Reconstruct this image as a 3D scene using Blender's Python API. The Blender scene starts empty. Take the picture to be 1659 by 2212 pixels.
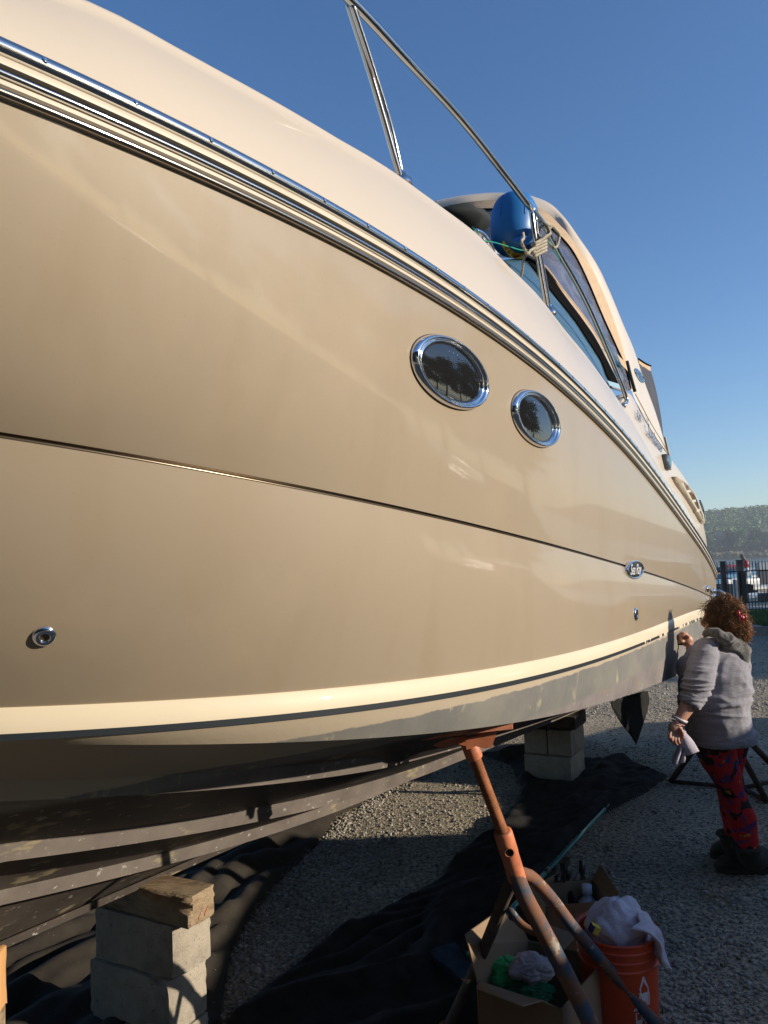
import bpy, bmesh, math, random
import numpy as np
from mathutils import Vector, Matrix, noise as mnoise
random.seed(7); rng = np.random.default_rng(7)
sc = bpy.context.scene
COL = sc.collection
R = math.radians
# ------------------------------------------------------------------ camera, sky, sun
PITCH, ROLL, FPX, EYE = 4.3, 2.5, 1620.0, 1.75      # focal length in units of a 1659 x 2212 frame
cd = bpy.data.cameras.new('camera'); cam = bpy.data.objects.new('camera', cd); COL.objects.link(cam)
cd.sensor_fit = 'VERTICAL'; cd.sensor_height = 36.0; cd.lens = FPX / 2212 * 36
cd.clip_start = 0.02; cd.clip_end = 3000
_p, _r = R(PITCH), R(ROLL)
CF = np.array([0, math.cos(_p), math.sin(_p)]); _u = np.array([0, -math.sin(_p), math.cos(_p)]); _x = np.array([1., 0, 0])
CR = _x * math.cos(_r) - _u * math.sin(_r); CU = _u * math.cos(_r) + _x * math.sin(_r)
m = Matrix(((CR[0], CU[0], -CF[0], 0), (CR[1], CU[1], -CF[1], 0), (CR[2], CU[2], -CF[2], EYE), (0, 0, 0, 1)))
cam.matrix_world = m; sc.camera = cam
SUN_AZ, SUN_EL = 104.0, 17.0
w = bpy.data.worlds.new('World'); sc.world = w; w.use_nodes = True
nt = w.node_tree; bg = nt.nodes['Background']
sky = nt.nodes.new('ShaderNodeTexSky'); sky.sky_type = 'NISHITA'; sky.sun_disc = False
sky.sun_elevation = R(SUN_EL); sky.sun_rotation = R(SUN_AZ); sky.air_density = 1.0; sky.dust_density = 0.4; sky.ozone_density = 3.5
hs = nt.nodes.new('ShaderNodeHueSaturation'); hs.inputs['Saturation'].default_value = 1.15; hs.inputs['Hue'].default_value = .505; nt.links.new(sky.outputs[0], hs.inputs['Color']); nt.links.new(hs.outputs[0], bg.inputs[0]); bg.inputs[1].default_value = 0.13
sd = bpy.data.lights.new('sun', 'SUN'); sd.energy = 5.0; sd.angle = R(0.5); sd.color = (1.0, 0.89, 0.73)
sun = bpy.data.objects.new('sun', sd); COL.objects.link(sun)
sdir = Vector((math.sin(R(SUN_AZ)) * math.cos(R(SUN_EL)), math.cos(R(SUN_AZ)) * math.cos(R(SUN_EL)), math.sin(R(SUN_EL))))
sun.rotation_euler = sdir.to_track_quat('Z', 'Y').to_euler(); sun.location = (20, -5, 15)
sc.view_settings.view_transform = 'Standard'; sc.view_settings.look = 'None'
sc.view_settings.exposure = 0.42; sc.view_settings.gamma = 1.0; sc.view_settings.use_curve_mapping = False
sc.cycles.max_bounces = 8; sc.cycles.caustics_reflective = False; sc.cycles.caustics_refractive = False
# ------------------------------------------------------------------ helpers
def ray(x, y):
    return CF + CR * (x - 829.5) / FPX - CU * (y - 1106.) / FPX
EYEP = np.array([0, 0, EYE])
TH = R(29.3)                                                   # heading of the yacht's stern
UA = np.array([math.sin(TH), math.cos(TH), 0]); VA = np.array([-math.cos(TH), math.sin(TH), 0]); ZA = np.array([0, 0, 1.])
def B(u, v, z): return UA * u + VA * v + ZA * z                # yacht frame: u aft, v across, z up
def G(x, y, z=0.):                                             # sight line meets the level z
    d = ray(x, y); return EYEP + d * ((z - EYE) / d[2])
def D(x, y, dep):                                              # sight line at a distance
    d = ray(x, y); return EYEP + d * (dep / d[1])
def hitV(x, y, V):
    d = ray(x, y); t = np.linspace(.3, 40, 8000); g = t * (d @ VA) - V(t * (d @ UA))
    i = np.where((g[:-1] < 0) & (g[1:] >= 0))[0][0]
    tt = t[i] + (t[i + 1] - t[i]) * (-g[i]) / (g[i + 1] - g[i]); P = tt * d
    return P @ UA, P @ VA, P[2] + EYE
SZ = 1.10                                                      # yacht scaled about the camera by this, after a first fit to image pixels (cap screws 0.143 m apart)
def C(x, y, v):                                                # sight line at a given distance across the yacht
    return B(*hitV(x, y, lambda u: v * SZ + 0 * u))
def BZ(u, v, z): return B(u * SZ, v * SZ, EYE + (z - EYE) * SZ)
def fitz(pts, V, deg=3):
    h = np.array([hitV(x, y, V) for x, y in pts]); c = np.polyfit(h[:, 0], h[:, 2], deg)
    lo, hi = h[:, 0].min(), h[:, 0].max(); dp = np.polyder(c)
    def f(u):
        u = np.asarray(u, float); q = np.clip(u, lo, hi)
        return np.polyval(c, q) + (u - q) * np.polyval(dp, q)
    return f
def root(name, loc, label, cat, group=None, kind=None):
    o = bpy.data.objects.new(name, None); COL.objects.link(o); o.location = Vector(loc); o.empty_display_size = .1
    tag(o, label, cat, group, kind); return o
def tag(o, label=None, cat=None, group=None, kind=None):
    if label: o['label'] = label
    if cat: o['category'] = cat
    if group: o['group'] = group
    if kind: o['kind'] = kind
    return o
def wloc(o):
    v = Vector((0, 0, 0))
    while o: v += o.location; o = o.parent
    return v
def mk(name, verts, faces, mat, parent=None, smooth=True, base=None, mats=None, fm=None):
    """mesh object; vertices are world positions; base = object origin"""
    verts = np.asarray(verts, float).reshape(-1, 3)
    org = wloc(parent) if parent else Vector((0, 0, 0))
    b = Vector(base) if base is not None else Vector(org)
    me = bpy.data.meshes.new(name); me.from_pydata((verts - np.array(b)).tolist(), [], faces)
    if mats:
        for mm in mats: me.materials.append(mm)
        if fm is not None: me.polygons.foreach_set('material_index', list(fm))
    elif mat: me.materials.append(mat)
    bm = bmesh.new(); bm.from_mesh(me); bmesh.ops.recalc_face_normals(bm, faces=bm.faces); bm.to_mesh(me); bm.free()
    if smooth is not False:
        me.polygons.foreach_set('use_smooth', [True] * len(me.polygons))
        if smooth is not True: me.set_sharp_from_angle(angle=R(smooth))
    o = bpy.data.objects.new(name, me); COL.objects.link(o)
    if parent: o.parent = parent; o.location = b - org
    else: o.location = b
    return o
def grid(rows, close=False, cap=False):
    """rows of equal length -> verts, quads"""
    n, k = len(rows), len(rows[0]); V = np.array(rows, float).reshape(-1, 3); F = []
    for i in range(n - 1):
        for j in range(k if close else k - 1):
            a, b = i * k + j, i * k + (j + 1) % k; F.append((a, b, b + k, a + k))
    if cap: F.append(tuple(range(k))); F.append(tuple((n - 1) * k + j for j in range(k)))
    return V, F
def join(parts):
    V, F = [], []; n = 0
    for v, f in parts:
        V.append(np.asarray(v, float).reshape(-1, 3)); F += [tuple(i + n for i in q) for q in f]; n += len(V[-1])
    return np.vstack(V), F
def boxv(c, ax, ay, az):
    """box from centre and three half-axis vectors"""
    c, ax, ay, az = (np.array(q, float) for q in (c, ax, ay, az))
    V = [c + sx * ax + sy * ay + sz * az for sz in (-1, 1) for sx, sy in ((-1, -1), (1, -1), (1, 1), (-1, 1))]
    return np.array(V), [(0, 3, 2, 1), (4, 5, 6, 7), (0, 1, 5, 4), (1, 2, 6, 5), (2, 3, 7, 6), (3, 0, 4, 7)]
def abox(x0, x1, y0, y1, z0, z1):
    return boxv(((x0 + x1) / 2, (y0 + y1) / 2, (z0 + z1) / 2), ((x1 - x0) / 2, 0, 0), (0, (y1 - y0) / 2, 0), (0, 0, (z1 - z0) / 2))
def spline(pts, n):
    P = np.array(pts, float); k = len(P)
    if k < 3: return np.array([P[0] + (P[-1] - P[0]) * t for t in np.linspace(0, 1, n)])
    d = np.r_[0, np.cumsum(np.linalg.norm(np.diff(P, axis=0), axis=1) + 1e-9)]; T = np.gradient(P, d, axis=0, edge_order=1)
    out = []
    for s in np.linspace(0, d[-1], n):
        i = min(max(np.searchsorted(d, s, 'right') - 1, 0), k - 2); h = d[i + 1] - d[i]; t = (s - d[i]) / h
        out.append((2*t**3-3*t**2+1)*P[i] + (t**3-2*t**2+t)*h*T[i] + (-2*t**3+3*t**2)*P[i+1] + (t**3-t**2)*h*T[i+1])
    return np.array(out)
def tube(pts, r, seg=10, n=None, cap=True):
    P = spline(pts, n) if n else np.array(pts, float)
    r = np.interp(np.linspace(0, 1, len(P)), np.linspace(0, 1, np.size(r)), np.atleast_1d(r)) if np.size(r) > 1 else np.full(len(P), r)
    T = np.gradient(P, axis=0); T /= np.linalg.norm(T, axis=1)[:, None] + 1e-12
    a = np.array([0, 0, 1.]) if abs(T[0][2]) < .9 else np.array([1., 0, 0]); N = np.cross(T[0], a); N /= np.linalg.norm(N); rows = []
    for i in range(len(P)):
        N = N - T[i] * (N @ T[i]); N /= np.linalg.norm(N); Bn = np.cross(T[i], N)
        rows.append([P[i] + r[i] * (math.cos(q) * N + math.sin(q) * Bn) for q in np.linspace(0, 2 * math.pi, seg, endpoint=False)])
    return grid(rows, True, cap)
def lathe(c, axis, prof, seg=32, ref=None):
    """prof: (radius, height) along axis from c"""
    c = np.array(c, float); A = np.array(axis, float); A /= np.linalg.norm(A)
    a = np.array(ref if ref is not None else ((0, 0, 1) if abs(A[2]) < .9 else (1, 0, 0)), float); X = np.cross(A, a); X /= np.linalg.norm(X); Y = np.cross(A, X)
    rows = [[c + A * h + r * (math.cos(t) * X + math.sin(t) * Y) for t in np.linspace(0, 2 * math.pi, seg, endpoint=False)] for r, h in prof]
    return grid(rows, True, False)
def ellips(c, ax, ay, az, nu=20, nv=14, amp=0, fr=8, seed=0):
    c = np.array(c, float); ax, ay, az = (np.array(q, float) for q in (ax, ay, az)); rows = []
    for i in range(nv + 1):
        th = math.pi * i / nv; row = []
        for j in range(nu):
            ph = 2 * math.pi * j / nu
            d = math.sin(th) * math.cos(ph), math.sin(th) * math.sin(ph), math.cos(th)
            k = 1 + amp * mnoise.noise(Vector(d) * fr + Vector((seed, seed * 2.1, 0))) if amp else 1
            row.append(c + k * (ax * d[0] + ay * d[1] + az * d[2]))
        rows.append(row)
    return grid(rows, True)
def addmod(o, typ, **k):
    md = o.modifiers.new(typ.lower(), typ)
    for a, b in k.items(): setattr(md, a, b)
    return md
def text(name, s, mat, parent, loc, xdir, ydir, size, shear=0, depth=.0006, font=None, align='CENTER'):
    cu = bpy.data.curves.new(name, 'FONT'); cu.body = s; cu.size = size; cu.align_x = align; cu.align_y = 'CENTER'; cu.shear = shear; cu.extrude = depth; cu.resolution_u = 3
    to = bpy.data.objects.new(name, cu); COL.objects.link(to)
    dg = bpy.context.evaluated_depsgraph_get(); me = bpy.data.meshes.new_from_object(to.evaluated_get(dg)); bpy.data.objects.remove(to)
    X = Vector(xdir).normalized(); Y = Vector(ydir); Y = (Y - X * Y.dot(X)).normalized(); Z = X.cross(Y)
    org = wloc(parent) if parent else Vector((0, 0, 0))
    M = Matrix((X, Y, Z)).transposed().to_4x4(); M.translation = Vector(loc) - org
    me.transform(M); me.materials.clear(); me.materials.append(mat); o = bpy.data.objects.new(name, me); COL.objects.link(o)
    if parent: o.parent = parent
    return o
# ------------------------------------------------------------------ materials
def mat(name, col=(.5, .5, .5), rough=.5, metal=0., spec=.5, coat=0., noise=None, bump=None, emit=None, alpha=None, trans=0., stops=None, coords='Object', coatr=.03, sheen=0):
    """noise=(scale, col2, lo, hi[, detail]) mixes a second colour; stops adds more; bump=(scale, strength, dist)"""
    M = bpy.data.materials.new(name); M.use_nodes = True; t = M.node_tree; b = t.nodes['Principled BSDF']; L = t.links.new
    b.inputs['Base Color'].default_value = (*col, 1); b.inputs['Roughness'].default_value = rough; b.inputs['Metallic'].default_value = metal
    b.inputs['Specular IOR Level'].default_value = spec if rough < .6 else min(spec, .2); b.inputs['Coat Weight'].default_value = coat; b.inputs['Coat Roughness'].default_value = coatr
    if trans: b.inputs['Transmission Weight'].default_value = trans
    if sheen: b.inputs['Sheen Weight'].default_value = sheen
    tc = t.nodes.new('ShaderNodeTexCoord'); last = None
    for nz in ([noise] if noise else []) + list(stops or []):
        n = t.nodes.new('ShaderNodeTexNoise'); n.inputs['Scale'].default_value = nz[0]; n.inputs['Detail'].default_value = nz[4] if len(nz) > 4 else 5
        n.inputs['Roughness'].default_value = .62
        if len(nz) > 5:
            mp = t.nodes.new('ShaderNodeMapping'); mp.inputs['Scale'].default_value = nz[5]; mp.inputs['Location'].default_value = (nz[0], 3.1, nz[2] * 9); L(tc.outputs[coords], mp.inputs[0]); L(mp.outputs[0], n.inputs[0])
        else: L(tc.outputs[coords], n.inputs[0])
        mr = t.nodes.new('ShaderNodeMapRange'); mr.inputs[1].default_value = nz[2]; mr.inputs[2].default_value = nz[3]; L(n.outputs[0], mr.inputs[0])
        mx = t.nodes.new('ShaderNodeMix'); mx.data_type = 'RGBA'; L(mr.outputs[0], mx.inputs[0]); mx.inputs[7].default_value = (*nz[1], 1)
        if last: L(last, mx.inputs[6])
        else: mx.inputs[6].default_value = (*col, 1)
        last = mx.outputs[2]
    if last: L(last, b.inputs['Base Color'])
    if bump:
        prev = None
        for bp in (bump if isinstance(bump[0], tuple) else (bump,)):
            n = t.nodes.new('ShaderNodeTexNoise'); n.inputs['Scale'].default_value = bp[0]; n.inputs['Detail'].default_value = bp[3] if len(bp) > 3 else 4
            if len(bp) > 4:
                mp = t.nodes.new('ShaderNodeMapping'); mp.inputs['Scale'].default_value = bp[4]; L(tc.outputs[coords], mp.inputs[0]); L(mp.outputs[0], n.inputs[0])
            else: L(tc.outputs[coords], n.inputs[0])
            bn = t.nodes.new('ShaderNodeBump'); bn.inputs['Strength'].default_value = bp[1]; bn.inputs['Distance'].default_value = bp[2]; L(n.outputs[0], bn.inputs['Height'])
            if prev: L(prev, bn.inputs['Normal'])
            prev = bn.outputs[0]
        L(prev, b.inputs['Normal'])
    return M
gel_tan = mat('gelcoat_tan', (.325, .262, .188), .45, spec=.2, coat=.55, coatr=.05, noise=(.9, (.31, .25, .18), .4, .7), stops=[(7, (.305, .240, .166), .50, .74, 5, (1, 1, .10)), (2.5, (.35, .277, .194), .55, .75, 6), (420, (.16, .11, .07), .77, .79, 1)], bump=(1.3, .05, .02, 2))
gel_white = mat('gelcoat_white', (.56, .485, .39), .42, spec=.3, coat=.5, coatr=.04, noise=(2.2, (.54, .47, .38), .35, .7), bump=(1.6, .04, .02, 2))
gel_stripe = mat('gelcoat_cream_stripe', (.64, .55, .40), .5, spec=.2, coat=.25, noise=(5, (.60, .52, .38), .4, .75))
gel_low = mat('gelcoat_below_stripe', (.50, .40, .28), .38, coat=.2, noise=(3, (.42, .34, .25), .35, .7, 6, (.3, .3, 3)))
steel = mat('polished_steel', (.74, .72, .68), .09, 1., noise=(30, (.6, .6, .62), .5, .8))
steel_warm = mat('dull_steel_insert', (.50, .44, .36), .16, 1.)
chrome = mat('chrome', (.85, .86, .88), .03, 1.)
vinyl = mat('vinyl_rub_rail', (.56, .49, .39), .45, spec=.3, noise=(8, (.50, .44, .35), .4, .7))
rubber = mat('black_rubber', (.02, .02, .022), .5)
# ------------------------------------------------------------------ motor yacht
VC = 2.1 * SZ                                                  # centreline
UE = 6.85 * SZ
def sz(f): return lambda u: SZ * f(np.asarray(u, float) / SZ)
def tap(u): return .006 * np.clip(u - 3, 0, 9) ** 2
def ease(t): t = np.clip(t, 0, 1); return t * t * (3 - 2 * t)
_vr = lambda u: .60 + .24 * np.exp(-(u - .5)) + tap(u)
Vrail = sz(_vr)
Vseam = sz(lambda u: .615 + .455 * np.exp(-(u - .5) / .85) + tap(u))
Vstr = sz(lambda u: .60 + .75 * np.exp(-(u - .6) / .7) + tap(u))
Vchi = sz(lambda u: .612 + .76 * np.exp(-(u - .6) / .74) + tap(u))
Vsil = sz(lambda u: _vr(u) + .16 - .12 * ease((u - 3) / 3.4))
Vcoa = sz(lambda u: _vr(u) + .21 - .16 * ease((u - 3.6) / 3.0))
zrail = fitz([(0,108),(75,141),(260,225),(415,299),(543,366),(652,423),(745,475),(825,524),(955,605),(1061,678),(1138,739),(1201,793),(1253,842),(1297,889),(1334,931),(1350,950),(1395,1006),(1440,1063),(1480,1120),(1510,1165),(1530,1200),(1545,1235)], Vrail, 5)
zseam = fitz([(0,935),(260,975),(600,1036),(830,1087),(1100,1152),(1370,1225),(1450,1253),(1530,1285)], Vseam, 3)
zst = fitz([(0,1523),(370,1516.5),(635,1497.5),(878,1469.5),(1023,1448),(1161,1426),(1289,1392),(1416,1353),(1527,1314)], Vstr, 3)
zsb = fitz([(0,1577),(370,1566),(582,1549.5),(741,1531),(878,1512),(976,1496),(1132,1461),(1205,1444.6),(1289,1419),(1416,1377),(1527,1330)], Vstr, 3)
zbb = fitz([(0,1593),(370,1582),(582,1562),(741,1543),(878,1523.5),(1132,1472),(1241,1443),(1289,1429),(1416,1382),(1526,1337)], Vstr, 3)
zch = fitz([(0,1608),(476,1605),(878,1586),(1016,1577),(1110,1563),(1241,1535),(1409,1481),(1460,1461)], Vchi, 3)
_sp = [(190,0),(261,37),(348,84),(436,131),(523,179),(610,228),(697,279),(784,331),(832,357),(878,393),(933,431),(1002,482),(1044,518),(1074,552),(1103,578),(1131,605),(1155,629),(1171,651),(1192,677),(1212,701),(1241,736),(1270,775),(1299,812),(1319,841),(1345,877),(1370,918),(1395,962),(1417,1001),(1460,1060),(1500,1125),(1525,1180)]
_sh = np.array([hitV(x, y, Vsil) for x, y in _sp]); _sk = _sh[:, 0] < 9; _su, _sz = _sh[_sk, 0], _sh[_sk, 2]
_sc = np.polyfit(_su, _sz, 3); _sr = _sz - np.polyval(_sc, _su)
_sr = np.array([np.average(_sr, weights=np.exp(-((_su - q) / (.10 + .05 * q)) ** 2)) for q in _su])
def zsil(u):
    u = np.asarray(u, float); q = np.clip(u, _su[0], _su[-1]); return np.polyval(_sc, q) + (u - q) * np.polyval(np.polyder(_sc), q) + np.interp(q, _su, _sr)
zcoa = fitz([(1345,815),(1365,850),(1400,915),(1425,960),(1450,999),(1470,1018),(1488,1046),(1504,1074),(1512,1096),(1520,1133),(1524,1159),(1533,1201)], Vcoa, 4)
def zk(u): return EYE - SZ * (EYE - .803 + .05 * np.asarray(u, float) / SZ)
VA_ = sz(lambda u: .85 + .65 * np.exp(-(u - .8)) + tap(u)); VB_ = sz(lambda u: 1.25 + .5 * np.exp(-(u - .9) / 1.2)); VC_ = sz(lambda u: 1.6 + .35 * np.exp(-(u - 1) / 1.5))
def strz(pts, V):
    h = np.array([hitV(x, y, V) for x, y in pts])
    lin = lambda u: zch(u) - (V(u) - Vchi(u)) / (VC - Vchi(u)) * (zch(u) - zk(u))
    c = np.polyfit(h[:, 0], h[:, 2] - lin(h[:, 0]), 2)
    return lambda u: lin(u) + np.polyval(c, np.clip(u, h[:, 0].min(), h[:, 0].max()))
zA = strz([(0,1732),(384,1709),(602,1695),(825,1660)], VA_)
zB = strz([(0,1863),(384,1807),(569,1772),(721,1736),(821,1709),(933,1668)], VB_)
zC = strz([(0,1952),(384,1869),(569,1809),(672,1772),(796,1719),(880,1693)], VC_)
def ustart(V):
    lo, hi = -3, 3
    for _ in range(60):
        mid = (lo + hi) / 2
        if V(mid) > VC: lo = mid
        else: hi = mid
    return hi
NU = 150
def line(V, z, dv=0, dz=0, us=None, ue=UE):
    """positions along one long line of the hull, stem to transom"""
    us = ustart(V) if us is None else us
    u = us + (ue - us) * np.linspace(0, 1, NU) ** 1.25
    v = np.minimum(V(u) + dv, VC); zz = z(u) + dz
    return np.array([[a, b, c] for a, b, c in zip(u, v, zz)])
def W3(P): P = np.atleast_2d(P); return P[:, :1] * UA + P[:, 1:2] * VA + P[:, 2:3] * ZA
def both(rows):
    """rows of (u,v,z) lines -> near side and mirrored far side"""
    a = grid([W3(r) for r in rows]); rr = []
    for r in rows: q = np.array(r); q[:, 1] = 2 * VC - q[:, 1]; rr.append(W3(q))
    return join([a, grid(rr)])
def between(a, b, n, bulge=0):
    return [a + (b - a) * t + np.array([0, -bulge * math.sin(math.pi * t), 0]) for t in np.linspace(0, 1, n)]
yacht = root('motor_yacht', B(2.5, VC, 0), 'large tan and cream cabin cruiser standing on blocks and jack stands', 'boat')
l_top = line(Vrail, zrail, .002, -.066); l_seam = line(Vseam, zseam); l_st = line(Vstr, zst); l_sb = line(Vstr, zsb); l_bb = line(Vstr, zbb); l_ch = line(Vchi, zch)
V, F = both(between(l_top, l_seam, 10, .006)); mk('upper_topside', V, F, gel_tan, yacht)
l_seam2 = l_seam + np.array([0, 0, -.010]); l_seam2[:, 1] -= .0
V, F = both(between(l_seam2, l_st, 12, .012)); mk('lower_topside', V, F, gel_tan, yacht)
# recessed styling groove with a dark steel insert
gin = l_seam + np.array([0, .008, -.001]); gin2 = l_seam + np.array([0, .008, -.009])
V, F = both([l_seam, gin, gin2, l_seam2]); mk('styling_groove', V, F, mat('groove_insert', (.10, .075, .05), .25, .6), yacht)
def off(l, o, dz=0): q = l.copy(); q[:, 1] -= o; q[:, 2] += dz; return q
V, F = both([l_st, off(l_st, .004, -.003), off(l_sb, .004)]); mk('cream_stripe', V, F, gel_stripe, yacht)
# boot stripe worn through in patches towards the stern
boot = mat('worn_boot_stripe', (.020, .025, .030), .5, spec=.2)
t = boot.node_tree; b = t.nodes['Principled BSDF']; L = t.links.new
tc = t.nodes.new('ShaderNodeTexCoord'); dt = t.nodes.new('ShaderNodeVectorMath'); dt.operation = 'DOT_PRODUCT'; L(tc.outputs['Object'], dt.inputs[0]); dt.inputs[1].default_value = tuple(UA)
thr = t.nodes.new('ShaderNodeMapRange'); L(dt.outputs['Value'], thr.inputs[0]); thr.inputs[1].default_value = -1.1; thr.inputs[2].default_value = 1.6; thr.inputs[3].default_value = .86; thr.inputs[4].default_value = .50
n = t.nodes.new('ShaderNodeTexNoise'); n.inputs['Scale'].default_value = 9; n.inputs['Detail'].default_value = 6; n.inputs['Roughness'].default_value = .7; L(tc.outputs['Object'], n.inputs[0])
gt = t.nodes.new('ShaderNodeMath'); gt.operation = 'GREATER_THAN'; L(n.outputs[0], gt.inputs[0]); L(thr.outputs[0], gt.inputs[1])
mx = t.nodes.new('ShaderNodeMix'); mx.data_type = 'RGBA'; L(gt.outputs[0], mx.inputs[0]); mx.inputs[6].default_value = (.020, .025, .030, 1); mx.inputs[7].default_value = (.62, .54, .40, 1); L(mx.outputs[2], b.inputs['Base Color'])
V, F = both([off(l_sb, .004), off(l_bb, .004)]); mk('boot_stripe', V, F, boot, yacht)
# painted bottom: bare gelcoat above the paint edge, grey then brown-black antifouling below
def antifoul(name, edge, slope, brown, soft=.012, dark=(.055, .045, .040)):
    M = mat(name, (.5, .42, .3), .55, bump=(60, .25, .002, 3)); t = M.node_tree; b = t.nodes['Principled BSDF']; L = t.links.new
    tc = t.nodes.new('ShaderNodeTexCoord'); dt = t.nodes.new('ShaderNodeVectorMath'); dt.operation = 'DOT_PRODUCT'; L(tc.outputs['Object'], dt.inputs[0]); dt.inputs[1].default_value = (UA[0] * slope, UA[1] * slope, 1)
    def noise(sc_, det, mp=None):
        n = t.nodes.new('ShaderNodeTexNoise'); n.inputs['Scale'].default_value = sc_; n.inputs['Detail'].default_value = det; n.inputs['Roughness'].default_value = .65
        if mp: q = t.nodes.new('ShaderNodeMapping'); q.inputs['Scale'].default_value = mp; L(tc.outputs['Object'], q.inputs[0]); L(q.outputs[0], n.inputs[0])
        else: L(tc.outputs['Object'], n.inputs[0])
        return n.outputs[0]
    def ramp(a, lo, hi):
        r = t.nodes.new('ShaderNodeMapRange'); L(a, r.inputs[0]); r.inputs[1].default_value = lo; r.inputs[2].default_value = hi; return r.outputs[0]
    def mixc(f, a, bb):
        m_ = t.nodes.new('ShaderNodeMix'); m_.data_type = 'RGBA'; L(f, m_.inputs[0])
        for s, q in ((6, a), (7, bb)):
            if isinstance(q, tuple): m_.inputs[s].default_value = (*q, 1)
            else: L(q, m_.inputs[s])
        return m_.outputs[2]
    wob = t.nodes.new('ShaderNodeMath'); wob.operation = 'MULTIPLY_ADD'; L(noise(9, 8), wob.inputs[0]); wob.inputs[1].default_value = soft * 2; L(dt.outputs['Value'], wob.inputs[2])
    s = wob.outputs[0]
    grey = mixc(ramp(noise(3, 7), .40, .62), (.155, .150, .140), (.21, .20, .17))
    grey = mixc(ramp(noise(14, 6, (1, 1, .5)), .60, .68), grey, (.36, .33, .22))
    drk = mixc(ramp(noise(5, 8), .35, .65), dark, tuple(c * 1.6 for c in dark))
    drk = mixc(ramp(noise(26, 5, (1, 1, 1.6)), .635, .665), drk, (.30, .28, .25)); drk = mixc(ramp(noise(5.5, 8, (1, 1, 3)), .60, .66), drk, (.24, .20, .12))
    c1 = mixc(ramp(s, brown - .008, brown + .012), drk, grey)
    c2 = mixc(ramp(s, edge, edge + .004), c1, (.42, .345, .25))
    L(c2, b.inputs['Base Color']); return M
def AF(c, k): return SZ * (c - EYE) + EYE - k * 2.5                # level in object space, whose origin lies 2.5 m along
af_side = antifoul('antifouling_side', AF(1.438, .018) + .014, .018, AF(1.356, .020) + .008, .014, (.150, .130, .122))
af_bot = antifoul('antifouling_bottom', AF(1.253, -.05) + .014, -.05, AF(1.22, -.05), .014, (.045, .036, .030))
af_str = antifoul('antifouling_sunlit_strake', AF(1.253, -.05) + .014, -.05, AF(1.23, -.05), .014, (.10, .082, .070))  # paler than the panels: sun on the strake faces put into the colour
V, F = both(between(l_bb, l_ch, 7, .002)); mk('hull_side_below_waterline', V, F, af_side, yacht)
ust = ustart(VC_) + .02
def fade(u, a, b): return 1 - ease((u - a) / (b - a))
def sline(Vf, zf, dv, dz, h=None):
    us = ustart(Vf); u = us + (UE - us) * np.linspace(0, 1, NU) ** 1.25
    k = h(u) if h else 1
    return np.array([[a, min(b, VC), c] for a, b, c in zip(u, Vf(u) + dv * k, zf(u) + dz * k)])
hA = lambda u: .12 + .88 * fade(u / SZ, 1.78, 1.92); hB = lambda u: .15 + .85 * fade(u / SZ, 3.4, 4.2); hC = lambda u: np.ones_like(u) * (1 - .4 * ease((u / SZ - 2) / 3))
l_c1 = sline(Vchi, zch, .10, -.006, lambda u: fade(u / SZ, 1.6, 3.2) * .8 + .2)
uk = .5 * SZ + (UE - .5 * SZ) * np.linspace(0, 1, NU) ** 1.25; keel = np.array([[a, VC, c] for a, c in zip(uk, zk(uk))])
a0, a1, a2 = sline(VA_, zA, -.005, .044, hA), sline(VA_, zA, 0, 0), sline(VA_, zA, .085, .004, hA)
b0, b1, b2 = sline(VB_, zB, -.005, .046, hB), sline(VB_, zB, 0, 0), sline(VB_, zB, .085, .004, hB)
c0, c1, c2 = sline(VC_, zC, -.005, .044, hC), sline(VC_, zC, 0, 0), sline(VC_, zC, .07, .004, hC)
for rows in ([l_ch, l_c1], between(l_c1, a0, 5, -.006), between(a2, b0, 6, -.008), between(b2, c0, 6, -.008), between(c2, keel, 6, -.004)):
    V, F = both(rows); mk('bottom_panel', V, F, af_bot, yacht)
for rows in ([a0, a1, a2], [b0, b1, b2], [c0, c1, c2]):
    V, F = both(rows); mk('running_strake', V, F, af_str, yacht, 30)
kb = keel + np.array([0, -.03, -.004]); kb2 = keel + np.array([0, -.022, -.02]); kb3 = keel + np.array([0, 0, -.022])
V, F = both([keel + np.array([0, -.03, .01]), kb2, kb3]); mk('keel_strip', V, F, af_bot, yacht, 30)
# transom
ring = [l[-1] for l in (line(Vrail, zrail, .0, 0), l_top, l_seam, l_st, l_sb, l_ch, l_c1, a1, b1, c1, keel)]
ring2 = [np.array([q[0], 2 * VC - q[1], q[2]]) for q in ring[::-1][1:]]
mk('transom', W3(np.array(ring + ring2)), [tuple(range(len(ring + ring2)))], gel_white, yacht, False)
# deck moulding, foredeck, cockpit coaming
lr = line(Vrail, zrail)
def deckrow(k):
    """k 0..1 the sloping face, 1..2 the rounded shoulder"""
    u = lr[:, 0]; v0 = Vrail(u) + .006; z0 = zrail(u) + .012; v1 = Vsil(u); z1 = zsil(u); R_ = np.minimum(.045, (v1 - v0) * .45)
    if k <= 1: v = v0 + (v1 - R_ - v0) * k - .012 * math.sin(math.pi * k); z = z0 + (z1 - R_ * .75 - z0) * k
    else: a = (k - 1) * math.pi / 2; v = v1 - R_ + R_ * 1.7 * (1 - math.cos(a)) ; z = z1 - R_ * .75 + R_ * .78 * math.sin(a)
    return np.array([[p, min(q, VC), c] for p, q, c in zip(u, v, z)])
_ks = list(np.linspace(0, 1, 8)) + list(np.linspace(1.1, 2, 9))
def topix(P): Q = P - EYEP; w_ = Q @ CF; return 829.5 + FPX * (Q @ CR) / w_, 1106. - FPX * (Q @ CU) / w_
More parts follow.
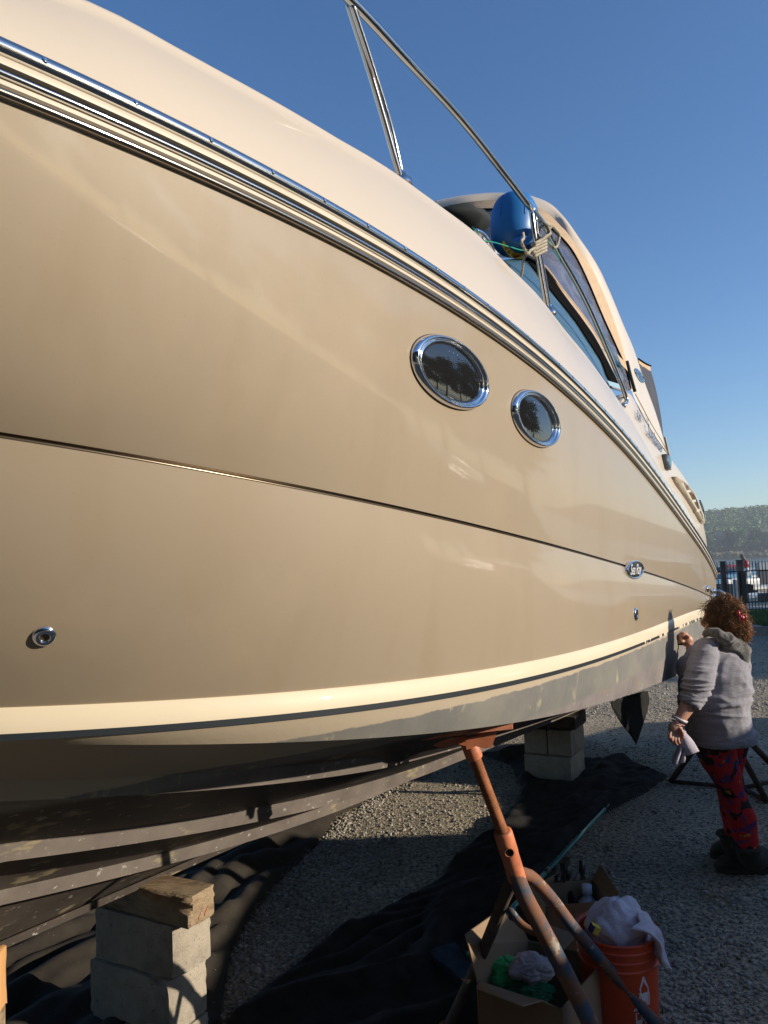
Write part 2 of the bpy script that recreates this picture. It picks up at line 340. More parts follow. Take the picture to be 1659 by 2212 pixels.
for _it in range(9):                                           # fit the sheer so that the moulding's outline, not one of its lines, follows the image pixels
    rows = [deckrow(k) for k in _ks]; env = np.full(len(_sp), 1e9); tx_ = np.array([p[0] for p in _sp], float)
    for r_ in rows:
        ok = r_[:, 0] > .35; X_, Y_ = topix(W3(r_[ok])); o_ = np.argsort(X_); env = np.minimum(env, np.interp(tx_, X_[o_], Y_[o_]))
    dz_ = ((env - np.array([p[1] for p in _sp])) / FPX * np.hypot(_sh[:, 0], _sh[:, 1]))[_sk]      # positive: outline too low
    dz_ = np.array([np.average(dz_, weights=np.exp(-((_su - q) / (.10 + .05 * q)) ** 2)) for q in _su]); _sr = _sr + .7 * dz_
rows = [deckrow(k) for k in _ks]
top = rows[-1]; mid = top.copy(); mid[:, 1] = VC; mid[:, 2] += .05 * np.clip((VC - top[:, 1]) / 1.2, 0, 1)
rows += between(top, mid, 6)[1:]
V, F = both(rows); mk('deck_moulding', V, F, gel_white, yacht)
# raised cabin trunk ahead of the windscreen
u = np.linspace(.9, 3.3, 40) * SZ; cab = []
for k, a in enumerate(np.linspace(0, 90, 8)):
    cab.append([B(q, min(VC, Vsil(q) + .26 + .5 * (1 - ease((q / SZ - .9) / 1.2)) + .10 * (1 - math.cos(R(a)))), float(zsil(q)) + .01 + .085 * ease((q / SZ - .9) / .8) * math.sin(R(a))) for q in u])
cab.append([B(q, VC, float(zsil(q)) + .12) for q in u])
cab2 = [[P + 2 * (VC - P @ VA) * VA for P in r_] for r_ in cab]
V, F = join([grid(cab), grid(cab2)]); mk('cabin_trunk', V, F, gel_white, yacht)
u = np.linspace(4.2, UE, 60); rows = []; zc_ = lambda q: zsil(q) - .01 + (zcoa(q) - zsil(q) + .01) * ease((q - 4.18) / .62)
for k in range(10):
    t_ = k / 9; a = t_ * math.pi / 2
    rows.append([[q, Vsil(q) + .004 + (Vcoa(q) - Vsil(q)) * (math.sin(a * .8)), zsil(q) - .02 + (zc_(q) - zsil(q) + .02) * math.sin(a)] for q in u])
rows.append([[q, Vcoa(q) + .10, zc_(q) - .01] for q in u]); rows.append([[q, Vcoa(q) + .14, zc_(q) - .4] for q in u])
V, F = both([np.array(r_, float) for r_ in rows]); mk('cockpit_coaming', V, F, gel_white, yacht)
# rub rail: profile rings swept along the sheer; o = outward, h = up
def sweep(prof, u0=-1.25 * SZ, u1=UE, n=170, closed=True):
    u = u0 + (u1 - u0) * np.linspace(0, 1, n); P = np.array([[a, Vrail(a), float(zrail(a))] for a in u])
    T = np.gradient(P, axis=0); T[:, 2] = 0; T /= np.linalg.norm(T, axis=1)[:, None]
    O = np.c_[T[:, 1], -T[:, 0], 0 * T[:, 0]]                  # outward in plan (u, v)
    O *= np.sign(-O[:, 1])[:, None]
    rows = [[(p + o_ * (o * .72) + np.array([0, 0, h])) for o, h in prof] for p, o_ in zip(P, O)]
    near = np.array(rows); far = near.copy(); far[:, :, 1] = 2 * VC - far[:, :, 1]
    cv = lambda A: [W3(r_) for r_ in A]
    return join([grid(cv(near), closed, True), grid(cv(far), closed, True)])
def circ(o, h, ro, rh, n=12): return [(o + ro * math.cos(a), h + rh * math.sin(a)) for a in np.linspace(0, 2 * math.pi, n, endpoint=False)]
rr = root('rub_rail', wloc(yacht) * 0 + Vector((0, 0, 0)), None, None); rr.parent = yacht; rr.location = (0, 0, 0)
V, F = sweep([(-.02, .016), (.006, .013), (.012, .006), (.012, -.016), (.022, -.018), (.026, -.024), (.024, -.030), (.012, -.033), (.010, -.046), (.018, -.050), (.018, -.056), (.008, -.060), (-.006, -.070), (-.03, -.070)])
mk('vinyl_base', V, F, vinyl, rr, 50)
V, F = sweep(circ(.019, -.003, .013, .0125)); mk('steel_cap', V, F, steel, rr)
V, F = sweep(circ(.014, -.039, .008, .0055)); mk('steel_insert', V, F, steel, rr)
V, F = sweep(circ(.008, -.063, .008, .0060)); mk('lower_insert', V, F, steel_warm, rr)
# cap screws at even steps
usc = hitV(75, 141, Vrail)[0]; s_ = 0; us = np.linspace(.2, 7.4, 4000); P = np.c_[us, Vrail(us), zrail(us)]; dl = np.r_[0, np.cumsum(np.linalg.norm(np.diff(P, axis=0), axis=1))]
s0 = np.interp(usc, us, dl); sv = None
for k in range(-2, 42):
    uu = np.interp(s0 + k * .1285 * SZ, dl, us)
    p = B(uu, float(Vrail(uu)) - .0215, float(zrail(uu)) - .001)
    if sv is None:
        v_, f_ = lathe((0, 0, 0), -VA * .95 + ZA * .25, [(.0052, 0), (.005, .0022), (.0032, .0035), (.0018, .0028), (.0, .0026)], 12)
        sv = mk('screw', v_, f_, chrome, rr, True, base=(0, 0, 0)); o = sv
    else: o = sv.copy(); COL.objects.link(o)
    o.location = Vector(p) - wloc(rr)
# ---- oval ports
from mathutils.bvhtree import BVHTree
def bvh(objs):
    V, F = [], []; n = 0
    for o in objs:
        w_ = wloc(o); V += [v.co + w_ for v in o.data.vertices]; F += [tuple(i + n for i in p.vertices) for p in o.data.polygons]; n = len(V)
    return BVHTree.FromPolygons(V, F)
hullT = bvh([o for o in yacht.children if o.name.split('.')[0] in ('upper_topside', 'lower_topside')])
def onhull(x, y):
    d = Vector(ray(x, y)); p, n_, i, q = hullT.ray_cast(Vector(EYEP), d.normalized())
    if n_.dot(d) > 0: n_ = -n_
    return np.array(p), np.array(n_)
pane_mat = mat('smoked_glass', (.012, .012, .013), .02, spec=.9)
def frame(nn):
    tu = UA - nn * (UA @ nn); tu /= np.linalg.norm(tu); tz = np.cross(nn, tu)
    if tz[2] < 0: tz = -tz
    return tu, tz
def ringfn(c, nn, rf):
    tu, tz = frame(nn)
    def pt(a, s, h):
        r_ = rf(a) * (1 - 4.6 * s); q = c + tu * r_ * math.cos(a) + tz * r_ * math.sin(a)
        p, n_, i, dd = hullT.ray_cast(Vector(q + nn * .08), Vector(-nn)); return (np.array(p) if p else q) + nn * h
    return pt
def port(outline):
    H_ = [onhull(x, y) for x, y in outline]; P = np.array([h[0] for h in H_]); c = (P.min(0) + P.max(0)) / 2; nn = np.mean([h[1] for h in H_], 0); nn /= np.linalg.norm(nn)
    tu, tz = frame(nn); a_, b_ = (P - c) @ tu, (P - c) @ tz
    Q = np.c_[a_ * a_, a_ * b_, b_ * b_, a_, b_]; k = np.linalg.lstsq(Q, np.ones(len(P)), rcond=None)[0]
    M_ = np.array([[2 * k[0], k[1]], [k[1], 2 * k[2]]]); x0 = np.linalg.solve(M_, -k[3:5]); c = c + tu * x0[0] + tz * x0[1]
    f0 = 1 - (k[0] * x0[0]**2 + k[1] * x0[0] * x0[1] + k[2] * x0[1]**2 + k[3] * x0[0] + k[4] * x0[1])
    def rf(a): q = np.array([math.cos(a), math.sin(a)]); return math.sqrt(f0 / (k[0] * q[0]**2 + k[1] * q[0] * q[1] + k[2] * q[1]**2))
    pt = ringfn(c, nn, rf)
    root_ = root('oval_port', (0, 0, 0), None, None); root_.parent = yacht; root_.location = Vector(c) - wloc(yacht)
    aa = np.linspace(0, 2 * math.pi, 72, endpoint=False)
    prof = [(0, -.004), (.0005, .006), (.004, .012), (.010, .0165), (.016, .0175), (.022, .016), (.027, .0125), (.0285, .009), (.030, .0085), (.033, .011), (.037, .012), (.041, .010), (.044, .006), (.046, .003)]
    rows = [[pt(a, s, h) for a in aa] for s, h in prof]; V, F = grid(rows, True); mk('bezel', V, F, chrome, root_)
    flat = c + nn * .005; bz = [pt(a, .046, 0) for a in aa]; flat = c + nn * (max((q - c) @ nn for q in bz) + .003)
    rows = [[pt(a, .0455, .004) for a in aa], [flat + tu * rf(a) * .785 * math.cos(a) + tz * rf(a) * .785 * math.sin(a) for a in aa], [flat + nn * .001 + tu * rf(a) * .75 * math.cos(a) + tz * rf(a) * .75 * math.sin(a) for a in aa]]; V, F = grid(rows, True)
    F.append(tuple(range(144, 216))); mk('pane', V, F, pane_mat, root_)
    rows = [[pt(a, s, h) for a in aa] for s, h in ((-.003, -.002), (-.0025, .002), (.002, .003))]; V, F = grid(rows, True); mk('gasket', V, F, rubber, root_)
    for a in (math.pi * .62, math.pi * .5, math.pi * .38, math.pi * 1.3, math.pi * 1.55):
        q = flat + tu * rf(a) * .60 * math.cos(a) + tz * rf(a) * .60 * math.sin(a)
        v_, f_ = ellips(q, UA * .0028, VA * .002, ZA * .0028, 10, 6); mk('stud', v_, f_, chrome, root_)
z5 = lambda L_: [(877.8 + .2149 * a, 702.2 + .2149 * b) for a, b in L_]
port(z5([(40,300),(55,200),(110,130),(250,100),(400,125),(530,190),(660,310),(760,470),(800,600),(795,700),(760,770),(700,820),(570,850),(420,825),(280,745),(150,600),(70,450)]))
port(z5([(1045,830),(1060,740),(1120,675),(1215,655),(1300,680),(1400,760),(1480,890),(1512,1020),(1505,1130),(1470,1190),(1400,1225),(1330,1235),(1230,1180),(1130,1060),(1070,950)]))
# ---- small hull fittings
bore = mat('fitting_bore', (.12, .09, .05), .4, .6)
def fitting(x, y, r_, nm='drain_fitting'):
    p, nn = onhull(x, y)
    f = root(nm, (0, 0, 0), None, None); f.parent = yacht; f.location = Vector(p) - wloc(yacht)
    V, F = lathe(p - nn * .002, nn, [(r_, 0), (r_, .003), (r_ * .94, .006), (r_ * .75, .009), (r_ * .5, .0095), (r_ * .42, .0085), (r_ * .38, .004)], 32); mk('flange', V, F, chrome, f)
    V, F = lathe(p - nn * .002, nn, [(r_ * .40, .005), (r_ * .30, .0045), (.0, .0045)], 24); mk('opening', V, F, bore, f)
fitting(96, 1374, .0205); fitting(1373, 1327, .030)
# oval badge on the groove
p = (onhull(1370, 1210)[0] + onhull(1370, 1252)[0]) / 2; nn = onhull(1372, 1208)[1]
bd = root('hull_badge', (0, 0, 0), None, None); bd.parent = yacht; bd.location = Vector(p) - wloc(yacht)
tu, tz = frame(nn)
def oval(p, ru, rz, prof, n_=40):
    return [[p + nn * h + tu * (ru - s) * math.cos(a) + tz * (rz - s) * math.sin(a) for a in np.linspace(0, 2 * math.pi, n_, endpoint=False)] for s, h in prof]
rows = oval(p, .165, .043, [(0, -.004), (0, .004), (.002, .009), (.005, .010), (.009, .008), (.010, .004)]); V, F = grid(rows, True); mk('badge_rim', V, F, chrome, bd)
rows = oval(p, .156, .034, [(0, .0045), (.02, .005)]); V, F = grid(rows, True); F.append(tuple(range(40, 80))); mk('badge_plate', V, F, mat('badge_plate', (.10, .10, .095), .18, .8), bd)
text('badge_lettering', 'Sea Ray', mat('silver_script', (.75, .75, .73), .3), bd, p + nn * .0062, tu, tz, .068, shear=.35, depth=.0012)
# capacity plate above the rub rail
u_, v_, z_ = hitV(1111, 706, lambda q: Vrail(q) + .012); p = B(u_, v_ + .012, z_); T = UA * .93 - VA * .03; 
pl = root('name_plate', (0, 0, 0), None, None); pl.parent = yacht; pl.location = Vector(p) - wloc(yacht)
V, F = boxv(p - VA * .012, UA * .012 - ZA * .0016, ZA * .0042 + VA * .0012, VA * .0015); mk('plate', V, F, mat('plate_grey', (.16, .15, .13), .4), pl)
V, F = boxv(p - VA * .0142, UA * .009 - ZA * .0012, ZA * .0024 + VA * .0007, VA * .0004); mk('plate_panel', V, F, mat('plate_pale', (.5, .47, .44), .4), pl)
# ------------------------------------------------------------------ windscreen, hardtop arch, canvas
cream = mat('hardtop_cream', (.64, .55, .43), .42, coat=.4, noise=(3, (.61, .53, .42), .4, .7))
canvas = mat('beige_canvas', (.52, .38, .25), .85, noise=(25, (.42, .31, .20), .4, .7), bump=(300, .3, .001, 2))
clear = mat('smoke_clear_vinyl', (.085, .08, .095), .22, noise=(5, (.17, .165, .18), .40, .68, 5), bump=((2.2, .5, .05, 3),))
wglass = mat('windscreen_glass', (.050, .105, .135), .03, spec=.8, noise=(1.2, (.07, .13, .16), .4, .7, 2))
black = mat('black_frame', (.008, .008, .009), .8, spec=0)
grey_trim = mat('grey_trim', (.10, .11, .13), .4)
def CP(L_): return np.array([C(x, y, v) for x, y, v in L_])
def strip(name, A, Bv, n, m, parent, bulge=None, rows=2, thick=0):
    a, b_ = spline(A, n), spline(Bv, n); R_ = []
    for k in range(rows):
        t_ = k / (rows - 1); q = a + (b_ - a) * t_
        if bulge is not None: q = q + np.array(bulge) * math.sin(math.pi * t_)
        R_.append(q)
    if thick: R_ = R_ + [r_ + np.array(thick) for r_ in R_[::-1]]; V, F = grid(R_, False); n_ = len(R_); k = n
    else: V, F = grid(R_)
    return mk(name, V, F, m, parent)
AO = CP([(943,433,2.1),(1005,421,1.9),(1081,416,1.68),(1143,422,1.5),(1180,435,1.38),(1216,466,1.25),(1254,518,1.13),(1284,562,1.06),(1313,622,1.01),(1343,695,.96),(1366,749,.93),(1389,820,.9),(1413,886,.88),(1427,931,.87),(1440,985,.86)])
AI = CP([(943,450,2.08),(1005,438,1.88),(1081,432,1.66),(1122,436,1.52),(1163,449,1.40),(1205,482,1.27),(1238,521,1.16),(1270,567,1.08),(1299,625,1.02),(1328,700,.97),(1348,766,.93),(1366,849,.89),(1383,885,.885),(1405,925,.875),(1438,975,.862)])
VI = CP([(943,466,2.08),(1005,455,1.88),(1070,452,1.66),(1115,455,1.52),(1150,466,1.40),(1190,494,1.27),(1218,521,1.18),(1241,553,1.10),(1270,613,1.03),(1299,682,.98),(1328,746,.94),(1350,797,.91),(1361,840,.89)])
LB = CP([(943,500,2.1),(1000,508,1.85),(1050,522,1.55),(1090,538,1.30),(1135,549,1.10),(1173,573,1.0),(1215,627,.965),(1258,682,.93),(1280,713,.91),(1296,740,.90),(1310,766,.885),(1330,805,.875),(1352,848,.87)])
aft = UA * 1.25 - ZA * .05
ht = root('hardtop_arch', (0, 0, 0), None, None); ht.parent = yacht
edge = np.array(AO) - np.array(AI)
V, F = join([grid([spline(AI, 60), spline(AI, 60) * .5 + spline(AO, 60) * .5 - UA * .02 - VA * .008, spline(AO, 60), spline(AO, 60) + UA * .05 - ZA * .004])]); mk('arch_face', V, F, cream, ht)
So = spline(AO, 60); k_ = 30; sh_ = np.linspace(0, 1, k_)[:, None] ** 2
roof = [So[:k_] + UA * (.05 + 1.1 * q) + ZA * .03 * math.sin(q * 3) + (VA * .55 - ZA * .55) * q * sh_ for q in np.linspace(0, 1, 8)]
mir = lambda A: A + 2 * (VC - (A @ VA))[..., None] * VA
V, F = join([grid(roof), grid([mir(r_) for r_ in roof])]); mk('roof_shell', V, F, cream, ht)
k_ = 36
leg = [So[k_ - 7:] + UA * q + VA * s_ for q, s_ in ((.05, 0), (.22, .02), (.26, .10), (.1, .12))]
V, F = grid(leg); mk('arch_leg', V, F, cream, ht); V, F = grid([mir(r_) for r_ in leg]); mk('arch_leg', V, F, cream, ht)
V, F = grid([mir(spline(AI, 60)), mir(So), mir(So) + UA * .05]); mk('arch_face', V, F, cream, ht)
# thin dark seam where the legs meet the coaming
sm = CP([(1366,852,.868),(1383,884,.866),(1400,915,.864),(1425,956,.862),(1441,984,.86)]); V, F = tube(sm - VA * .02, .003, 6, 20); mk('arch_seam', V, F, mat('tan_seam', (.30, .23, .15), .6), ht)
cv = root('canvas_enclosure', (0, 0, 0), None, None); cv.parent = yacht
strip('upper_binding', AI[:12] - UA * .004 - VA * .004, VI, 60, canvas, cv)
V, F = tube(spline(VI, 60) - VA * .006, .006, 6); mk('zip_line', V, F, black, cv)
nV = 70; a, b_ = spline(VI, nV), spline(LB, nV); rows = []
for k in range(9):
    t_ = k / 8; q = a + (b_ - a) * t_
    w_ = np.array([[.012 * math.sin(9 * s_ + 5 * t_) + .008 * math.sin(23 * s_ - 9 * t_)] for s_ in np.linspace(0, 6, nV)]); rows.append(q + VA * w_ * math.sin(math.pi * t_) + UA * .008)
V, F = grid(rows); mk('window_panel', V, F, clear, cv)
V, F = tube(spline(LB, 60), .008, 8); mk('lower_binding', V, F, canvas, cv)
Lb2 = LB[4:]; LBo = CP([(1138,553,1.10),(1177,580,1.0),(1215,633,.965),(1257,689,.93),(1279,720,.91),(1295,747,.90),(1308,772,.885),(1328,811,.87),(1350,852,.87)])
strip('canvas_hem', Lb2 - VA * .004, LBo - VA * .004, 40, canvas, cv)
v1 = CP([(1335,790,.90),(1350,835,.88),(1361,868,.87)]); v2 = CP([(1320,812,.875),(1335,840,.87),(1345,852,.87)])
pil = CP([(1348,782,.90),(1356,815,.88),(1365,847,.868)]); V, F = tube(pil - VA * .02, .012, 8, 8); mk('canvas_cuff', V, F, mat('green_black_cuff', (.03, .04, .035), .8), cv)
kc_ = CP([(1322,766,.92),(1342,785,.91),(1346,803,.90),(1332,789,.91)]); mk('canvas_corner', kc_ - VA * .03, [(0, 1, 2, 3)], canvas, cv, False)
# windscreen
ws = root('windscreen', (0, 0, 0), None, None); ws.parent = yacht
fo = LBo; fi = CP([(1132,556,1.12),(1163,592,1.0),(1184,619,.975),(1212,654,.955),(1241,690,.925),(1270,734,.90),(1287,760,.89),(1302,786,.88),(1310,809,.872),(1330,829,.866)])
strip('side_frame', fo - VA * .002, fi - VA * .002, 40, black, ws)
gb = CP([(1075,562,.93),(1103,582,.90),(1131,609,.88),(1155,633,.87),(1192,681,.86),(1224,718,.85),(1271,779,.845),(1314,838,.84)])
gt_ = spline(fi, 8); 
V, F = grid([spline(gb, 40) + VA * .02 - ZA * .06, spline(gb, 40) + VA * .02, spline(fi, 40) + VA * .006, spline(fi, 40) * .5 + spline(fo, 40) * .5 + VA * .006]); mk('side_glass', V, F, wglass, ws)
sill = CP([(1310,822,.862),(1337,830,.862)]); s2 = CP([(1314,834,.86),(1341,843,.86)]); V, F = grid([sill - VA * .004, s2 - VA * .004]); mk('sill_band', V, F, mat('pale_blue_sill', (.30, .45, .52), .3), ws)
s3 = CP([(1316,836,.858),(1342,844,.858)]); V, F = tube(s3 - VA * .004, .007, 6); mk('sill_trim', V, F, mat('mauve_trim', (.22, .19, .21), .5), ws)
# front pane towards the centreline
f1 = np.array([LB[4] - ZA * .03, BZ(2.55, 1.6, 3.28), BZ(2.5, 2.1, 3.30)]); f0 = np.array([C(1085, 556, .95), BZ(2.0, 1.55, 2.93), BZ(1.85, 2.1, 2.96)])
V, F = join([grid([spline(f0, 14), spline(f1, 14)]), grid([mir(spline(f0, 14)), mir(spline(f1, 14))])]); mk('front_glass', V, F, wglass, ws)
V, F = join([tube(spline(f1, 14), .012, 8), tube(mir(spline(f1, 14)), .012, 8)]); mk('top_rail', V, F, steel, ws)
# far side of the windscreen and enclosure
V, F = grid([mir(spline(gb, 40)), mir(spline(fi, 40))]); mk('side_glass', V, F, wglass, ws)
V, F = grid([mir(r_) for r_ in rows]); mk('window_panel', V, F, clear, cv)
# aft canvas behind the arch
ac = [(1376,777),(1392,785),(1402,788),(1405,793)]
A1 = CP([(1376,777,1.0),(1389,820,.97),(1413,886,.95),(1427,931,.93),(1440,985,.91),(1446,1000,.90)]); A2 = CP([(1405,795,1.15),(1418,845,1.12),(1429,905,1.08),(1434,945,1.05),(1441,975,1.02),(1449,1012,.98)])
rows = [spline(A1, 20) + (spline(A2, 20) - spline(A1, 20)) * t_ + UA * .02 * math.sin(6 * t_) for t_ in np.linspace(0, 1, 6)]
V, F = grid(rows); mk('aft_curtain', V, F, mat('aft_curtain', (.045, .045, .055), .7, noise=(4, (.07, .07, .085), .4, .7)), cv)
A3 = CP([(1376,776,1.0),(1392,786,1.08),(1403,791,1.15)]); A4 = CP([(1378,786,1.0),(1392,797,1.08),(1404,802,1.15)])
strip('aft_binding', A3 - VA * .01, A4 - VA * .01, 10, canvas, cv); V, F = tube(A3 - VA * .012, .008, 6, 10); mk('aft_roll', V, F, black, cv)
V, F = tube(np.array([A2[3], A2[4], A2[5]]) - VA * .01, .010, 6, 10); mk('aft_edge', V, F, canvas, cv)
# badges, lettering, vent on the coaming
coT = bvh([o for o in yacht.children if o.name.split('.')[0] in ('cockpit_coaming', 'deck_moulding')] + [o for o in ht.children])
def oncoa(x, y):
    d = Vector(ray(x, y)); p, n_, i, q = coT.ray_cast(Vector(EYEP), d.normalized())
    if p is None: return C(x, y, .87), -VA
    if n_.dot(d) > 0: n_ = -n_
    return np.array(p), np.array(n_)
p, nn = oncoa(1380, 812); nn = -VA * .96 + UA * 0 + ZA * .1; nn /= np.linalg.norm(nn); tu, tz = frame(nn)
eb = root('arch_emblem', (0, 0, 0), None, None); eb.parent = yacht; eb.location = Vector(p) - wloc(yacht)
rows = oval(p, .17, .046, [(0, -.004), (0, .006), (.004, .010), (.007, .006)]); V, F = grid(rows, True); mk('emblem_rim', V, F, chrome, eb)
rows = oval(p, .165, .041, [(0, .006), (.03, .008)]); V, F = grid(rows, True); F.append(tuple(range(40, 80))); mk('emblem_plate', V, F, mat('emblem_blue', (.03, .07, .11), .15), eb)
text('emblem_mark', 'S', chrome, eb, p + nn * .0095, tu, tz, .075, shear=.3, depth=.001)
T_ = C(1437, 993, .84) - C(1367, 893, .84); T_ /= np.linalg.norm(T_); navy = mat('navy_decal', (.10, .13, .22), .4)
for s, x, y, sz in (('330', 1375, 900, .085), ('Sundancer', 1411, 950, .125)):
    p, n_ = oncoa(x, y)
    text('hull_lettering', s, navy, yacht, p - VA * .012, UA * 1 + ZA * T_[2] / (T_ @ UA) * 1, ZA, sz, shear=.3, depth=.0008)
for k, r_ in enumerate((.05, .065, .08, .095)):
    p, n_ = oncoa(1391, 921); arc = [p - VA * .012 + UA * r_ * 1.6 * math.cos(a) + ZA * (r_ * .8 * math.sin(a)) for a in np.linspace(.7, 2.6, 12)]
    V, F = tube(arc, .0012, 4); mk('decal_arc', V, F, mat('grey_decal', (.35, .36, .38), .5) if k == 0 else bpy.data.materials['grey_decal'], yacht)
p, nn = oncoa(1436, 999); nn = -VA; tu, tz = frame(nn)
nl = root('running_light', (0, 0, 0), None, None); nl.parent = yacht; nl.location = Vector(p) - wloc(yacht)
V, F = boxv(p - VA * .012, UA * .07, ZA * .05, VA * .018); mk('light_housing', V, F, grey_trim, nl); V, F = ellips(p - VA * .028, UA * .06, ZA * .042, VA * .016); mk('light_lens', V, F, mat('light_lens', (.10, .22, .30), .05), nl)
vt = root('engine_vent', (0, 0, 0), None, None); vt.parent = yacht
vo = [(1450,1030),(1462,1032),(1478,1048),(1492,1065),(1500,1082),(1512,1112),(1516,1132),(1510,1126),(1495,1100),(1476,1070),(1458,1045)]
vi = [(1467,1042),(1477,1050),(1490,1067),(1498,1086),(1509,1114),(1513,1126),(1502,1108),(1488,1085),(1474,1062),(1468,1050),(1466,1046)]
PO = [oncoa(x, y)[0] for x, y in vo]; PI = [oncoa(x, y)[0] for x, y in vi]
V, F = grid([[p + VA * .01 for p in PO], [p - VA * .03 for p in PO], [p - VA * .035 for p in PI], [p + VA * .0 for p in PI]], True); mk('vent_surround', V, F, gel_white, vt)
V, F = join([(np.array([p - VA * .004 for p in PI]), [tuple(range(len(PI)))])]); mk('vent_panel', V, F, mat('vent_tan', (.42, .32, .22), .6), vt, False)
for q in ((1478, 1062), (1490, 1083), (1500, 1103)):
    p, n_ = oncoa(*q); V, F = boxv(p - VA * .02, UA * .12 + ZA * .01, ZA * .010, VA * .012); mk('louvre', V, F, gel_white, vt, False)
rl = CP([(1512,1082,.80),(1519,1105,.80),(1522,1132,.80)]); V, F = tube(rl, .012, 8, 12); mk('grab_handle', V, F, chrome, yacht)
# stern eye and tie ring
sr = root('stern_tie_ring', (0, 0, 0), None, None); sr.parent = yacht
c = C(1553, 1291, .66); a = [c + UA * (-.02) + (VA * -.07) * 0 + CR * .085 * math.cos(t_) * .8 + ZA * .065 * math.sin(t_) for t_ in np.linspace(-2.2, 2.2, 16)]
V, F = tube(a, .008, 8); mk('ring', V, F, chrome, sr)
for x, y in ((1527,1272),(1541,1277),(1541,1290)):
    V, F = ellips(C(x, y, .655), UA * .05, VA * .02, ZA * .03, 12, 8); mk('bolt', V, F, chrome, sr)
# ---- bow rail and hand rail
br = root('bow_rail', (0, 0, 0), None, None); br.parent = yacht
top_ = CP([(560,-170,.86),(660,-90,.85),(757,0,.84),(868,118,.83),(1000,262,.82),(1097,385,.81),(1146,449,.80)])
V, F = tube(spline(top_, 40), .0135, 12); mk('top_tube', V, F, steel, br)
low_ = CP([(1146,449,.80),(1175,487,.80),(1192,517,.80),(1208,547,.80),(1233,590,.80),(1258,636,.80),(1284,691,.80),(1310,752,.80),(1328,795,.80),(1345,838,.80),(1353,861,.797),(1347,878,.79)])
V, F = tube(spline(low_, 60), .0125, 12); mk('hand_rail', V, F, steel, br)
for a in (((748,-4,.86),(797,150,.86),(830,262,.86),(861,372,.86),(867,392,.86)), ((757,0,.84),(806,150,.85),(842,268,.86),(870,388,.86))):
    V, F = tube(CP(a), .0095 if a[0][0] == 748 else .0085, 10, 20); mk('stanchion', V, F, steel, br)
for a in (((1147,449,.80),(1154,505,.80),(1163,562,.80),(1173,620,.80),(1182,672,.80)), ((1155,462,.80),(1164,530,.81),(1175,590,.82),(1189,672,.83))):
    V, F = tube(CP(a), .0105 if a[0][0] == 1147 else .008, 10, 16); mk('stanchion', V, F, steel, br)
for x, y, v in ((868,390,.86),(1187,672,.815)):
    V, F = lathe(C(x, y + 2, v), ZA, [(.03, -.01), (.03, .004), (.022, .01), (.014, .012), (.013, .03)], 20); mk('rail_foot', V, F, steel, br)
# cleat on the side deck
cl = root('mooring_cleat', (0, 0, 0), None, None); cl.parent = yacht
V, F = tube(CP([(1028,498,.86),(1040,505,.86),(1052,520,.86),(1066,542,.86),(1069,547,.86)]), [.008, .011, .013, .011, .004], 10, 16); mk('horn', V, F, chrome, cl)
for x, y in ((1042,524),(1051,536)):
    V, F = tube(np.array([C(x, y - 10, .86), C(x - 1, y + 12, .88)]), .008, 8, 4); mk('cleat_post', V, F, chrome, cl)
# things on the foredeck seen through the rails: folded dark cushion
V, F = ellips(C(995, 480, 1.45), UA * .22 + ZA * .02, VA * .16, ZA * .07, 20, 12, .15, 3); o = mk('foredeck_cushion', V, F, mat('charcoal_cushion', (.03, .035, .035), .8), yacht)
# ------------------------------------------------------------------ fender, rope, line
fc = C(1110, 486, .93); fr_ = 52 / 1620 * fc[1]
ax = np.array([.12, .10, 1.0]); ax /= np.linalg.norm(ax)
fn = root('boat_fender', fc, 'round blue boat fender hanging from the rail beside the windscreen', 'fender')
hh = fr_ * 1.36
pr = [(0, -hh), (fr_ * .35, -hh * .97), (fr_ * .62, -hh * .86), (fr_ * .82, -hh * .68), (fr_ * .95, -hh * .42), (fr_, -hh * .1), (fr_, hh * .2), (fr_ * .95, hh * .5), (fr_ * .82, hh * .74), (fr_ * .6, hh * .9), (fr_ * .3, hh * .98), (0, hh)]
pr = [tuple(p) for p in spline(np.array(pr), 30)]
blue = mat('blue_fender', (.015, .17, .46), .42, noise=(7, (.012, .13, .38), .4, .7))
V, F = lathe(fc, ax, pr, 40); mk('fender_body', V, F, blue, fn)
for a in range(6):
    an = a * math.pi / 3 + .3; X = np.cross(ax, ZA); X = np.cross(ax, np.array([1., 0, 0])); X /= np.linalg.norm(X); Y = np.cross(ax, X)
    pts = [fc + ax * h + (r_ + .0005) * (math.cos(an) * X + math.sin(an) * Y) for r_, h in pr[14:27]]; V, F = tube(pts, .0018, 5); mk('moulded_rib', V, F, blue, fn)
tocam = EYEP - fc; tocam /= np.linalg.norm(tocam)
ep = D(1133, 520, fc[1] - fr_ * 1.0); side = np.cross(ax, tocam); side /= np.linalg.norm(side)
V, F = ellips(ep + tocam * .0, CR * fr_ * .50, tocam * fr_ * .20, ax * fr_ * .22, 20, 12); mk('rope_lug', V, F, mat('light_blue_lug', (.04, .20, .50), .3), fn)
V, F = ellips(D(1138, 537, fc[1] - fr_ * 1.02), CR * fr_ * .24, tocam * fr_ * .05, ax * fr_ * .20, 16, 10); mk('rope_hole', V, F, mat('navy_hole', (.006, .02, .06), .5), fn)
lab = [];
fT = bvh([fn.children[0]]) if fn.children else None
def onf(x, y, l=.0):
    d = Vector(ray(x, y)).normalized(); p, n_, i, q = fT.ray_cast(Vector(EYEP), d)
    return (np.array(p) + tocam * l) if p is not None else D(x, y, fc[1] - fr_ * .6)
lt = [(1088,519),(1097,533),(1110,544),(1122,548),(1134,547)]; lb_ = [(1083,529),(1094,546),(1108,557),(1121,559),(1131,557)]
